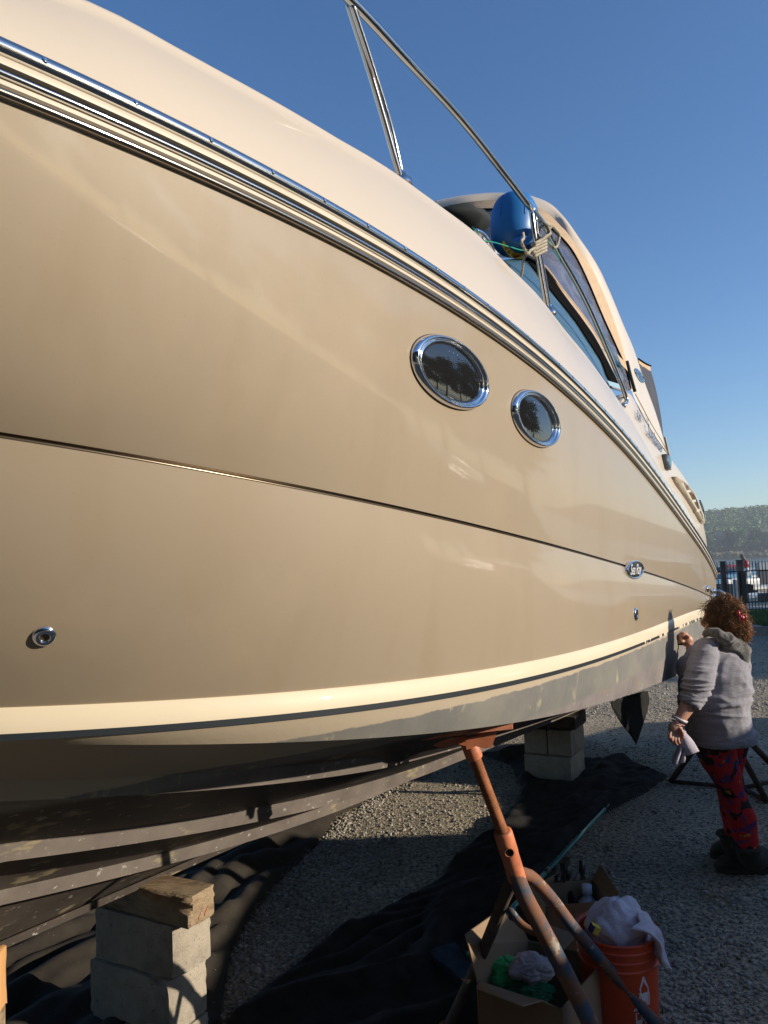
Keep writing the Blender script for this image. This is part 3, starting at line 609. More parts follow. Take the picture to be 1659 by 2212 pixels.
ta_, tb_ = spline([(a, b, 0) for a, b in lt], 18)[:, :2], spline([(a, b, 0) for a, b in lb_], 18)[:, :2]
V, F = grid([[onf(*q, .004) for q in ta_ + (tb_ - ta_) * k_ / 6] for k_ in range(7)]); mk('yellow_label', V, F, mat('yellow_label', (.85, .58, .07), .5), fn)
inkm = mat('dark_ink', (.03, .02, .01), .5)
for ch, x, y, an in zip('VEVOR', (1093.5, 1100, 1107.5, 1116, 1125.5), (537, 544.5, 549.5, 552.5, 553), (48, 40, 25, 10, -2)):
    xd = CR * math.cos(R(an)) - CU * math.sin(R(an)); yd = CR * math.sin(R(an)) + CU * math.cos(R(an))
    hp_, hn_, _i, _q = fT.ray_cast(Vector(EYEP), Vector(ray(x, y)).normalized())
    if hp_ is None: continue
    hn_ = np.array(hn_); xd = xd - hn_ * (hn_ @ xd); yd = yd - hn_ * (hn_ @ yd); text('label_letter', ch, inkm, fn, np.array(hp_) + tocam * .0085, xd, yd, .030, depth=.0003)
ropem = mat('weathered_rope', (.42, .37, .29), .85, noise=(60, (.28, .25, .19), .4, .65), bump=(90, .4, .002, 2))
def laid(pts, r_, n, tw=70):
    P = spline(np.array(pts), n); T = np.gradient(P, axis=0); T /= np.linalg.norm(T, axis=1)[:, None] + 1e-12
    L_ = np.r_[0, np.cumsum(np.linalg.norm(np.diff(P, axis=0), axis=1))]; N = np.cross(T[0], (0.3, .2, 1)); N /= np.linalg.norm(N); out = []; strands = [[], [], []]
    for i in range(len(P)):
        N = N - T[i] * (N @ T[i]); N /= np.linalg.norm(N); Bn = np.cross(T[i], N)
        for k in range(3):
            a = L_[i] * tw / (r_ / .006) * 2 + k * 2.094; strands[k].append(P[i] + r_ * .5 * (math.cos(a) * N + math.sin(a) * Bn))
    return join([tube(s, r_ * .55, 6) for s in strands])
kc = C(1170, 520, .80)
def K(x, y, d=0): return C(x, y, .80 - d)
rope = []
rope.append(laid([K(1152,548,.03), K(1162,528,.035), K(1178,512,.04), K(1186,496,.03), K(1180,486,.02), K(1170,489,.0), K(1163,500,-.02), K(1168,515,.02), K(1176,530,.03), K(1172,546,.03)], .0062, 150))
for k in range(5):
    y0 = 520 + k * 7; rope.append(laid([K(1150 + k, y0 + 8, .01), K(1155, y0 + 6, .032), K(1166, y0 + 0, .036), K(1178, y0 - 6, .02), K(1180, y0 - 8, -.02)], .0062, 60))
rope.append(laid([K(1180,515,.02), K(1190,490,.03), K(1200,496,.03), K(1208,512,.02), K(1205,528,.02), K(1194,534,.02), K(1186,524,.0)], .0064, 110))
rope.append(laid([K(1130,504,-.0), K(1131,515,.03), K(1129,530,.045), K(1134,540,.05), K(1146,541,.04), K(1156,535,.03)], .0058, 80))
rope.append(laid([K(1150,545,.0), K(1136,552,-.01), K(1130,565,-.02), K(1129,580,-.03), K(1126,597,-.04)], .0055, 90))
V, F = join(rope); tag(mk('rope', V, F, ropem, None, base=kc), 'weathered three strand rope knotted round the rail beside the blue fender', 'rope')
lm = mat('green_line', (.02, .28, .20), .6)
V, F = tube(spline([C(1020,490,.85), C(1030,500,.84), C(1040,520,.84), C(1052,521,.83), C(1100,533,.80), C(1140,540,.79), C(1162,535,.77), C(1178,520,.78), C(1200,548,.80), C(1235,600,.82), C(1262,640,.83), C(1300,715,.85), C(1330,775,.86), C(1345,800,.87)], 90), .0022, 5)
tag(mk('green_line', V, F, lm, None, base=C(1052, 521, .83)), 'thin green line strung from the cleat past the blue fender along the windscreen', 'line')
# ------------------------------------------------------------------ ground
def vr(x, y, s=1.): return mnoise.noise(Vector((x * s, y * s, 0)))
gm = mat('gravel_bed', (.37, .305, .21), .9, noise=(1.1, (.50, .41, .28), .45, .62, 6), stops=[(38, (.15, .13, .11), .45, .6, 3), (90, (.30, .28, .25), .63, .70, 2), (.8, (.10, .115, .06), .60, .72, 8)], bump=((55, 1.0, .02, 4), (7, .5, .03, 3)))
mk('ground', [(-500, -300, 0), (500, -300, 0), (500, 24.2, 0), (-500, 24.2, 0)], [(0, 1, 2, 3)], gm, None, False, base=(0, 0, 0))['kind'] = 'structure'
# loose stones, real geometry, thick near the camera
def stones(name, n, area, smin, smax, m, seed, excl=None, zoff=0):
    r_ = np.random.default_rng(seed); base = []
    for k in range(6):
        bm = bmesh.new(); bmesh.ops.create_icosphere(bm, subdivisions=1, radius=1); 
        for v in bm.verts: v.co *= .78 + .4 * mnoise.noise(v.co * 1.7 + Vector((k * 5, 1, 2)))
        bv = np.array([v.co for v in bm.verts]); bf = np.array([[v.index for v in f.verts] for f in bm.faces]); base.append((bv, bf)); bm.free()
    xy = area(r_, n)
    if excl is not None: xy = xy[~excl(xy)]
    n = len(xy); s = smin + (smax - smin) * r_.random(n) ** 2.5
    VV, FF = [], []; nv = len(base[0][0])
    for i in range(n):
        bv, bf = base[i % 6]; a = r_.random() * 6.28; c_, s_ = math.cos(a), math.sin(a); q = bv * s[i] * np.array([1, .75 + .3 * r_.random(), .55 + .2 * r_.random()])
        VV.append(np.c_[q[:, 0] * c_ - q[:, 1] * s_ + xy[i, 0], q[:, 0] * s_ + q[:, 1] * c_ + xy[i, 1], q[:, 2] + s[i] * .25 + zoff]); FF.append(bf + i * nv)
    V = np.vstack(VV).astype(np.float32); F = np.vstack(FF).astype(np.int32); me = bpy.data.meshes.new(name)
    me.vertices.add(len(V)); me.vertices.foreach_set('co', V.ravel()); me.loops.add(F.size); me.loops.foreach_set('vertex_index', F.ravel())
    me.polygons.add(len(F)); me.polygons.foreach_set('loop_start', np.arange(0, F.size, 3, dtype=np.int32)); me.polygons.foreach_set('loop_total', np.full(len(F), 3, dtype=np.int32))
    me.update(calc_edges=True); at = me.attributes.new('tone', 'FLOAT', 'POINT'); at.data.foreach_set('value', np.repeat(r_.random(n), nv).astype(np.float32))
    me.materials.append(m); o = bpy.data.objects.new(name, me); COL.objects.link(o); tag(o, None, None, None, 'stuff'); return o
def stonemat(name, cols):
    M = mat(name, (.2, .2, .2), .85); t = M.node_tree; L = t.links.new; a = t.nodes.new('ShaderNodeAttribute'); a.attribute_name = 'tone'; cr = t.nodes.new('ShaderNodeValToRGB'); L(a.outputs['Fac'], cr.inputs[0])
    cr.color_ramp.elements[0].color = (*cols[0], 1); cr.color_ramp.elements[1].color = (*cols[-1], 1)
    for i, c in enumerate(cols[1:-1]): e = cr.color_ramp.elements.new((i + 1) / (len(cols) - 1)); e.color = (*c, 1)
    L(cr.outputs[0], t.nodes['Principled BSDF'].inputs['Base Color']); return M
stm = stonemat('gravel_stones', [(.14, .125, .105), (.24, .215, .18), (.34, .30, .245), (.27, .25, .215), (.40, .355, .29), (.20, .185, .16), (.35, .31, .26), (.50, .455, .39)])
def wedge(r_, n):
    Y = 2.2 + 7.0 * r_.random(n) ** 1.25; X = (r_.random(n) * 2 - 1.0); X = np.where(X < 0, X * .40, X * .62) * Y; return np.c_[X, Y]
def inpoly(P, poly):
    x, y = P[:, 0], P[:, 1]; c = np.zeros(len(P), bool); n = len(poly)
    for i in range(n):
        x0, y0 = poly[i]; x1, y1 = poly[(i + 1) % n]
        k = ((y0 > y) != (y1 > y)) & (x < (x1 - x0) * (y - y0) / (y1 - y0 + 1e-12) + x0); c ^= k
    return c
# black ground cloths with folds
T1 = [(1034,1630),(1136,1622),(1252,1641),(1358,1641),(1400,1660),(1445,1680),(1387,1721),(1332,1750),(1296,1768),(1242,1812),(1201,1862),(1200,1930),(1240,2010),(1260,2212),(1200,2330),(540,2330),(470,2240),(560,2145),(620,2100),(700,2040),(770,2000),(840,1960),(905,1925),(950,1899),(998,1837),(1035,1815),(1070,1804),(1096,1764),(1115,1735),(1125,1702),(1103,1655)]
P1 = [tuple(G(*q)[:2]) for q in T1]
T2 = [(460,2300),(500,2060),(543,1977),(583,1928),(636,1871),(665,1845),(679,1832),(708,1799),(725,1772),(775,1746),(791,1733),(850,1690),(900,1672)]
P2 = [tuple(G(*q)[:2]) for q in T2] + [(-2.0, 9.0), (-6, 8.5), (-6, 1.0), (-.75, 1.6)]
clothm = mat('black_ground_cloth', (.013, .013, .013), .85, spec=.08, noise=(9, (.028, .026, .025), .4, .7), bump=((420, .25, .001, 2), (16, .25, .01, 4)))
clothb = mat('sunlit_ground_cloth', (.036, .031, .026), .88, spec=.08, noise=(4, (.055, .047, .038), .4, .7), stops=[(120, (.5, .46, .4), .79, .80, 1)], bump=((420, .25, .001, 2), (12, .35, .015, 4)))  # browner copy of the black cloth, sunlit tone put into the colour
def cloth(name, poly, step, hf, m, label, sub=True):
    P = np.array(poly); lo, hi = P.min(0), P.max(0); xs = np.arange(lo[0], hi[0] + step, step); ys = np.arange(lo[1], hi[1] + step, step)
    Xg, Yg = np.meshgrid(xs, ys); pts = np.c_[Xg.ravel(), Yg.ravel()]; ins = inpoly(pts, poly)
    # distance to the outline
    d = np.full(len(pts), 9.); near = np.zeros((len(pts), 2))
    for i in range(len(P)):
        a, b_ = P[i], P[(i + 1) % len(P)]; ab = b_ - a; t_ = np.clip(((pts - a) @ ab) / (ab @ ab + 1e-12), 0, 1); q = a + t_[:, None] * ab; dd = np.linalg.norm(pts - q, axis=1); k = dd < d; d[k] = dd[k]; near[k] = q[k]
    nx = len(xs); keep = ins | (d < step * .75); xy = pts.copy(); snap = (~ins) & keep; xy[snap] = near[snap]
    dd = np.where(ins, d, 0); z = np.array([hf(x, y, q) for (x, y), q in zip(xy, dd)]); idx = -np.ones(len(pts), int); idx[keep] = np.arange(keep.sum())
    F = []
    for j in range(len(ys) - 1):
        for i in range(nx - 1):
            q = [j * nx + i, j * nx + i + 1, (j + 1) * nx + i + 1, (j + 1) * nx + i]
            if all(keep[k] for k in q) and any(ins[k] for k in q): F.append(tuple(int(idx[k]) for k in q))
    V = np.c_[xy, z][keep]; o = mk(name, V, F, m, None, True, base=(float(P[:, 0].mean()), float(P[:, 1].mean()), 0)); tag(o, label, 'ground cloth'); return o
def h1(x, y, d):
    t_ = x * .62 - y * .78; s_ = x * .78 + y * .62
    f = .045 * max(0, math.sin(t_ * 13 + 2.2 * vr(x, y, 1.3) * 2)) ** 2 + .03 * abs(math.sin(t_ * 31 + 5 * vr(x, y, 2))) * (vr(x + 7, y, 1.4) + .4) + .012 * vr(x, y, 9)
    return .007 + (f + .02) * min(1, d / .05) 
def h2(x, y, d):
    u_, v_ = x * UA[0] + y * UA[1], x * VA[0] + y * VA[1]; t_ = u_ * .8 - v_ * .6
    r_ = .20 * math.exp(-((v_ - 2.0) / .35) ** 2) * max(0, min(1, (u_ - 2.3) / .8))
    f = .06 * abs(math.sin(v_ * 8 + 3 * vr(x, y, .9) + .6 * u_)) ** 1.5 + .035 * abs(math.sin(v_ * 21 + 4 * vr(x, y, 1.6))) + .02 * vr(x, y, 7)
    return .014 + (f + r_) * min(1, d / .09)
leafl = mat('dry_leaf', (.22, .13, .06), .8, noise=(20, (.33, .24, .12), .4, .6))
r_ = np.random.default_rng(9); V, F = [], []
for x, y in wedge(r_, 420):
    a = r_.random() * 6.28; l_ = .006 + .016 * r_.random(); w__ = l_ * (.12 if r_.random() < .5 else .5); c_, s_ = math.cos(a), math.sin(a); i = len(V); z_ = .010 + .012 * r_.random()
    V += [(x - c_ * l_, y - s_ * l_, z_), (x - s_ * w__, y + c_ * w__, z_ + .004), (x + c_ * l_, y + s_ * l_, z_ + .002), (x + s_ * w__, y - c_ * w__, z_ + .005)]; F.append((i, i + 1, i + 2, i + 3))
o = mk('leaf_litter', V, F, leafl, None, False, base=(0, 0, 0)); o['kind'] = 'stuff'
cloth('ground_cloth', P1, .022, h1, clothm, 'black ground cloth spread under the near jack stand and the open cardboard box')
cloth('ground_cloth', P2, .028, h2, clothb, 'sunlit-toned black ground cloth bunched up beneath the bow of the cabin cruiser')
def onc(P): return inpoly(P, P1) | inpoly(P, P2)
def bare(P):
    m_ = np.array([vr(x + 3, y, .9) + .5 * vr(x, y, 2.6) for x, y in P]); return onc(P) | (m_ + .22 * np.random.default_rng(1).normal(0, 1, len(P)) > .30)
ST = stones('gravel', 66000, wedge, .0045, .0165, stm, 3, bare)
def farw(r_, n):
    Y = 8.5 + 8 * r_.random(n) ** 1.3; return np.c_[Y * (.05 + .5 * r_.random(n)), Y]
stones('gravel', 9000, farw, .010, .024, stm, 6)
def edge2(r_, n):
    k = r_.integers(0, len(P2) - 5, n); t_ = r_.random(n)[:, None]; a = np.array(P2)[k]; b_ = np.array(P2)[k + 1]; return a + (b_ - a) * t_ + r_.normal(0, .05, (n, 2)) + np.array([.05, -.02])
stones('gravel', 2600, edge2, .006, .019, stm, 5, lambda P: inpoly(P, P2) & (np.arange(len(P)) % 9 > 0))
pebm = stonemat('pale_pebbles', [(.35, .32, .27), (.45, .42, .36), (.38, .33, .25), (.55, .52, .46)])
stones('larger_stones', 900, wedge, .012, .026, stm, 14, bare)
stones('pale_pebbles', 320, wedge, .006, .016, pebm, 11, onc)
# tufts of weed
def tufts(name, n, area, h, m, seed, blades=14, w_=.004):
    r_ = np.random.default_rng(seed); V, F = [], []
    for x, y in area(r_, n):
        for k in range(blades):
            a = r_.random() * 6.28; L_ = h * (.4 + .8 * r_.random()); o_ = r_.normal(0, h * .35, 2); dx, dy = math.cos(a), math.sin(a); i = len(V); le = .5 * r_.random()
            V += [(x + o_[0] - dy * w_, y + o_[1] + dx * w_, 0), (x + o_[0] + dy * w_, y + o_[1] - dx * w_, 0), (x + o_[0] + dx * L_ * le, y + o_[1] + dy * L_ * le, L_)]; F.append((i, i + 1, i + 2))
    o = mk(name, V, F, m, None, False, base=(0, 0, 0)); o['kind'] = 'stuff'; return o
weedm = mat('weed_green', (.07, .10, .03), .8, noise=(9, (.12, .11, .05), .4, .7))
tufts('weeds', 260, lambda r_, n: wedge(r_, n * 3)[~onc(wedge(np.random.default_rng(2), n * 3))][:n], .02, weedm, 21, 10, .003)
# ------------------------------------------------------------------ concrete blocks and timbers
conc = mat('concrete_block', (.37, .32, .255), .95, spec=.05, noise=(14, (.30, .265, .215), .4, .65, 7), stops=[(90, (.12, .11, .10), .64, .70, 2), (3, (.20, .175, .14), .55, .7, 7)], bump=((120, .8, .004, 3), (25, .4, .008, 4)))
wood = mat('weathered_timber', (.29, .205, .125), .85, noise=(6, (.16, .11, .065), .42, .6, 6, (1.2, 6, 9)), stops=[(3, (.36, .28, .19), .5, .7, 4)], bump=(40, .9, .006, 4, (.5, 3, 6)))
def rough_box(name, c, ax, ay, az, m, label, cat, group=None, div=8, amp=.004, parent=None, chips=()):
    """chipped block: subdivided box with worn, uneven edges"""
    bm = bmesh.new(); bmesh.ops.create_cube(bm, size=2); bmesh.ops.subdivide_edges(bm, edges=bm.edges[:], cuts=div, use_grid_fill=True)
    c, ax, ay, az = (np.array(q, float) for q in (c, ax, ay, az)); V = []
    for v in bm.verts:
        q = np.array(v.co); e = np.sort(np.abs(q))[1]                     # near an edge when the two largest are 1
        wear = max(0, e - .9) / .1; k = mnoise.noise(Vector(c + q * 3)) ; sh = 1 - .0
        p = c + ax * q[0] + ay * q[1] + az * q[2]
        for cc, rad, dep in chips:
            d_ = np.linalg.norm(q - np.array(cc)); 
            if d_ < rad: p = p - (ax * q[0] + ay * q[1] + az * q[2]) * dep * (1 - d_ / rad) * (.6 + .8 * abs(mnoise.noise(Vector(q * 6))))
        n_ = p - c; n_ = n_ / np.linalg.norm(n_); p = p - n_ * (wear * amp * (1.2 + 1.6 * k)) + n_ * mnoise.noise(Vector(p * 40)) * amp * .35
        V.append(p)
    F = [tuple(v.index for v in f.verts) for f in bm.faces]; bm.free()
    o = mk(name, V, F, m, parent, 35, base=c - az); 
    if label: tag(o, label, cat, group)
    return o
uh, vh, zh = UA, VA, ZA
cor = np.array([-.835, 2.835, 0.])
def blk(corner, top, lu, lv, h, label, rot=0, group=None, **k):
    """corner = front right top corner; the block runs aft by lu and inboard by lv"""
    a = R(rot); U_ = UA * math.cos(a) + VA * math.sin(a); V_ = VA * math.cos(a) - UA * math.sin(a)
    c = np.array([corner[0], corner[1], top - h / 2]) + U_ * lu / 2 + V_ * lv / 2
    return rough_box('concrete_block', c, U_ * lu / 2, V_ * lv / 2, ZA * h / 2, conc, label, 'concrete block', group, **k)
blk(cor, .482, .20, .42, .194, 'topmost concrete block of the left stack, right under the weathered timber', 0, 'blocks stacked under the bow', chips=[((-1, -1, -1), .35, .10)])
blk(cor + UA * -.008 + VA * .016, .286, .20, .42, .194, 'middle concrete block of the left stack with a chipped upper corner', .8, 'blocks stacked under the bow', chips=[((-1, -1, 1), .5, .16), ((-1, -.8, 1), .3, .12)])
blk(cor + UA * -.016 + VA * .012, .090, .20, .42, .092, 'thin bottom concrete block of the left stack, standing on the sunlit-toned ground cloth', -1.5, 'blocks stacked under the bow', chips=[((-1, -1, 1), .3, .1)])
tf = np.array([-.790, 2.808, .487]); tc_ = tf + UA * .07 + VA * .30 + ZA * .055
rough_box('timber', tc_ - ZA * .001, UA * .070, VA * .33, ZA * .054, wood, 'weathered square timber on top of the left block stack, splintered at its near corner', 'timber', None, 12, .006, None, chips=[((-1, -.85, 1), .35, .22), ((-1, -1, .3), .3, .2)])
redm = mat('red_marking', (.45, .10, .06), .8, noise=(60, (.34, .25, .16), .5, .6))
pc = tc_ - VA * .3315 - ZA * .003
for k in range(2):
    V, F = boxv(pc + UA * (-.012 + .03 * k) - ZA * .02, UA * .010 + ZA * .012, ZA * .004, VA * .0006); o = mk('red_mark', V, F, redm, bpy.data.objects['timber'], False)
wood2 = mat('fresh_orange_timber', (.55, .30, .13), .7, noise=(3, (.45, .24, .10), .4, .7, 5, (8, 8, 1)))
p = G(-2, 2135, .18); p = D(-9, 2075, 2.3)
rough_box('timber_post', p + ZA * -.05, CR * .022, CF * .022, ZA * .085, wood2, 'orange sunlit end of a wooden post at the left edge of the picture', 'post', None, 5, .003)
V, F = boxv((p[0], p[1], (p[2] - .12) / 2), CR * .018, CF * .018, ZA * ((p[2] - .14) / 2)); tag(mk('post_foot', V, F, wood, bpy.data.objects['timber_post'], False))
# stack under the stern
m0 = G(1192, 1688)
def mblk(px, py, top, lu, lv, h, label, rot=0):
    q = G(px, py, top); return blk(q, top, lu, lv, h, label, rot, 'blocks stacked under the stern', div=5)
mblk(1233, 1638, .205, .40, .385, .20, 'single bottom concrete block of the far stack under the stern')
mblk(1232, 1580, .405, .40, .190, .196, 'right-hand upper concrete block of the far stack under the stern')
q = G(1232, 1580, .405) + VA * .198
blk(q, .403, .40, .188, .194, 'left-hand upper concrete block of the far stack under the stern', 1, 'blocks stacked under the stern', div=5)
q = G(1243, 1579, .408); rough_box('timber', q + UA * .18 + VA * .12 + ZA * .055, UA * .17, VA * .12, ZA * .05, mat('dark_timber', (.10, .08, .06), .9, noise=(9, (.06, .05, .04), .4, .6)), 'dark timber wedged between the far block stack and the hull', 'timber', None, 5, .004)
# ------------------------------------------------------------------ jack stands
rust_pipe = mat('flaking_painted_pipe', (.20, .095, .055), .75, noise=(7, (.055, .085, .12), .46, .56, 8), stops=[(16, (.34, .31, .26), .60, .66, 6), (4, (.12, .06, .035), .55, .7, 7)], bump=((35, .5, .003, 5),))
rust_screw = mat('rusty_screw', (.33, .13, .055), .7, noise=(30, (.20, .075, .035), .4, .65, 5), bump=(120, .5, .001, 3))
orange = mat('orange_paint', (.58, .19, .085), .55, noise=(18, (.42, .13, .06), .45, .65, 6), stops=[(30, (.30, .22, .17), .66, .70, 4)], bump=(60, .3, .002, 4))
padwood = mat('orange_stained_pad', (.50, .20, .11), .7, noise=(12, (.30, .11, .07), .42, .6, 6, (1, 1, 6)), stops=[(20, (.62, .38, .26), .6, .68, 5, (1, 1, 8))])
js = root('jack_stand', (.5, 2.72, 0), 'rusty blue and orange jack stand with a threaded screw beside the bucket', 'jack stand', 'jack stands')
def SP(x, y, dep): return D(x, y, dep * SZ)
sc_top = SP(1018, 1618, 2.16); sc_bot = SP(1087, 1800, 2.20); col_b = SP(1108, 1868, 2.22)
axs = sc_top - sc_bot; LL = np.linalg.norm(axs); axs /= LL
prof = []; s_ = -.05; k = 0
while s_ < LL + .01:
    prof += [(.0148, s_), (.0190, s_ + .002), (.0190, s_ + .0045), (.0148, s_ + .0065)]; s_ += .0088
V, F = lathe(sc_bot, axs, prof, 18); mk('screw_thread', V, F, rust_screw, js)
V, F = lathe(sc_top, axs, [(.018, -.03), (.0258, -.03), (.0264, -.028), (.0264, .022), (.024, .024), (.0, .024)], 24); mk('swivel_socket', V, F, orange, js)
ax2 = sc_bot - col_b; l2 = np.linalg.norm(ax2); ax2 /= l2
V, F = lathe(col_b, ax2, [(.0, l2 + .008), (.019, l2 + .008), (.0286, l2 + .006), (.0297, l2), (.0297, .045), (.0286, .04), (.0286, -.05)], 28); mk('collar', V, F, orange, js)
hp = SP(1098, 1838, 2.19); nn = EYEP - hp; nn = nn - ax2 * (nn @ ax2); nn /= np.linalg.norm(nn); hp2 = col_b + ax2 * ((hp - col_b) @ ax2) + nn * .0268
V, F = lathe(hp2, nn, [(.0125, 0), (.0155, .003), (.0155, .006), (.013, .0065), (.0118, .003)], 24); mk('pin_hole_rim', V, F, rust_screw, js)
V, F = lathe(hp2, nn, [(.0125, .0035), (.0, .0035)], 20); mk('pin_hole', V, F, mat('dark_hole', (.012, .008, .006), .9), js)
L1 = np.array([SP(1108, 1872, 2.22), SP(1126, 1920, 2.23), SP(1170, 2005, 2.27), SP(1235, 2130, 2.33), G(1345, 2360, .03)]); V, F = tube(spline(L1, 24), [.0265, .028, .028, .027, .026], 16); mk('leg', V, F, rust_pipe, js)
L2 = np.array([SP(1113, 1884, 2.25), SP(1140, 1890, 2.28), SP(1172, 1918, 2.33), SP(1240, 2005, 2.42), SP(1330, 2110, 2.55), G(1462, 2262, .03)]); V, F = tube(spline(L2, 30), .0205, 14); mk('leg', V, F, rust_pipe, js)
L3 = np.array([SP(1112, 1892, 2.27), SP(1096, 1925, 2.32), SP(1062, 2010, 2.45), SP(1010, 2130, 2.62), G(966, 2225, .03)]); V, F = tube(spline(L3, 20), .0205, 14); mk('leg', V, F, mat('dull_rust_pipe', (.10, .075, .055), .8, noise=(14, (.06, .05, .05), .4, .6)), js)
for P_ in (L1[-1], L2[-1], L3[-1]):
    V, F = lathe((P_[0], P_[1], .0), ZA, [(0, .05), (.03, .05), (.032, .04), (.045, .016), (.05, .0)], 16); mk('foot', V, F, rust_screw, js)
V, F = join([tube(spline([SP(1098, 1962, 2.36), SP(1130, 2000, 2.33), SP(1178, 2022, 2.30)], 8), .013, 8)]); mk('brace', V, F, rust_pipe, js)
# swivel head: angled steel plate, timber pad on it
pw = root('swivel_head', (0, 0, 0), None, None); pw.parent = js; 
a_ = SP(1008, 1588, 2.15); hd = [(1005,1596),(1075,1578),(1062,1614),(1046,1617),(1028,1612),(1008,1620)]
fr = [SP(x, y, 2.10) for x, y in hd]; bk = [p_ + CF * .012 for p_ in fr]
n_ = len(hd); V = np.array(fr + bk); F = [tuple(range(n_)), tuple(range(2 * n_ - 1, n_ - 1, -1))] + [(i, (i + 1) % n_, (i + 1) % n_ + n_, i + n_) for i in range(n_)]; mk('bracket_plate', V, F, orange, pw, False)
hd = [(1005,1590),(930,1600),(938,1612),(962,1616),(985,1606),(1006,1612)]
fr = [SP(x, y, 2.14) for x, y in hd]; bk = [p_ + CF * .012 for p_ in fr]; V = np.array(fr + bk); mk('bracket_plate', V, F, orange, pw, False)
pa, pb = SP(905, 1590, 2.06), SP(1108, 1566, 2.10); mid_ = (pa + pb) / 2; dx = (pb - pa) / 2; dn = np.cross(dx, CF); dn /= np.linalg.norm(dn); dn = dn if dn[2] > 0 else -dn
rough_box('timber_pad', mid_ + CF * .06, dx, CF * .075, dn * .010, padwood, None, None, None, 6, .003, js)
# second stand behind the woman
j2 = root('jack_stand', G(1560, 1700), 'dark rusty jack stand with a low base frame behind the woman', 'jack stand', 'jack stands')
dr = mat('dark_rusty_pipe', (.060, .032, .026), .8, noise=(12, (.035, .025, .022), .4, .65), bump=(40, .4, .003, 4))
apx = D(1562, 1530, 5.45); F1, F2, F3 = G(1449, 1688, .02), G(1656, 1730, .02), G(1760, 1668, .02)
mb = G(1604, 1702, .02)
for pts in ([apx, F1], [apx + ZA * .05 + UA * .02, D(1611, 1594, 5.4), D(1670, 1655, 5.35), G(1745, 1740, .02)], [apx - ZA * .1, D(1600, 1628, 5.35), F2], [D(1592, 1640, 5.5), mb]):
    V, F = tube(np.array(pts), .021, 10); mk('leg', V, F, dr, j2)
for pts in ([F1, mb], [mb, F2], [mb, G(1668, 1688, .03)]):
    V, F = tube(np.array(pts), .016, 8); mk('base_bar', V, F, dr, j2)
V, F = lathe(apx - ZA * .06, ZA, [(.03, 0), (.03, .16), (.018, .165), (.018, .3), (.0, .3)], 16); mk('socket', V, F, dr, j2)
# piece of black sheet hanging from the hull
hs_p = [(1318,1517),(1347,1504),(1387,1493),(1397,1492),(1401,1513),(1392,1546),(1376,1608),(1362,1592),(1343,1562),(1326,1532)]
hp_ = np.array([C(x, y, .80) for x, y in hs_p]); cen = hp_.mean(0); rows = []
for k in range(7):
    t_ = k / 6; rows.append([cen + (p_ - cen) * t_ + VA * (.008 * math.sin(9 * (p_ - cen)[0] * t_ * 3)) + UA * .006 * math.sin(t_ * 5) for p_ in hp_])
V, F = grid(rows, True); o = mk('hanging_sheet', V, F, clothm, None, 40, base=cen); addmod(o, 'SOLIDIFY', thickness=.004); tag(o, 'folded black plastic sheet hanging in a point below the stern', 'sheet')
# ------------------------------------------------------------------ cleaning gear
card = mat('cardboard', (.29, .20, .125), .9, noise=(3, (.25, .17, .105), .4, .7), bump=(2, .2, .002, 1, (1, 60, 1)))
cardin = mat('cardboard_outside', (.20, .11, .055), .85, noise=(5, (.16, .09, .045), .4, .7))
def panel(name, pts, th, m, parent):
    P = np.array(pts); n_ = np.cross(P[1] - P[0], P[2] - P[0]); n_ /= np.linalg.norm(n_); k = len(P); V = np.vstack([P, P + n_ * th]); F = [tuple(range(k - 1, -1, -1)), tuple(range(k, 2 * k))] + [(i, (i + 1) % k, (i + 1) % k + k, i + k) for i in range(k)]
    return mk(name, V, F, m, parent, False)
def openbox(fl, fr, bl, top, label, bottom=.02, flaps=()):
    fl, fr, bl = (np.array(q, float) for q in (fl, fr, bl)); br_ = fr + bl - fl; o = root('cardboard_box', ((fl + br_) / 2)[:2].tolist() + [0], label, 'cardboard box')
    lo = lambda q: np.array([q[0], q[1], bottom])
    for a, b_ in ((fl, fr), (fr, br_), (br_, bl), (bl, fl)): panel('box_wall', [lo(a), lo(b_), b_, a], .005, cardin if a is fl else card, o)
    panel('box_floor', [lo(fl), lo(fr), lo(br_), lo(bl)], .004, card, o)
    return o, br_
zt = .28
fl = G(1032, 2130, zt); frt = G(1212, 2178, zt); bl = G(1140, 2032, zt)
b1, brr = openbox(fl, frt, bl, zt, 'open cardboard box holding green cloths, with its flaps folded out')
panel('flap', [fl, bl, D(1134, 2012, bl[1] - .02), D(1125, 2000, bl[1] - .03), D(1098, 1985, bl[1] - .1), D(1083, 1962, bl[1] - .12), D(1003, 2018, fl[1] - .05), D(1010, 2040, fl[1] - .05)], .004, card, b1)
panel('flap', [fl, G(1205, 2176, zt), D(1172, 2160, 2.56), D(1130, 2172, 2.50), D(1080, 2152, 2.56), D(1030, 2133, 2.68), D(1036, 2116, 2.70)], .004, card, b1)
panel('flap', [D(1182, 1996, 2.98), D(1240, 2016, 2.9), D(1240, 2028, 2.88), D(1218, 2050, 2.84), D(1180, 2040, 2.9)], .004, card, b1)
panel('flap', [D(994, 2113, 2.72), D(1016, 2116, 2.70), D(1010, 2125, 2.69)], .004, card, b1)
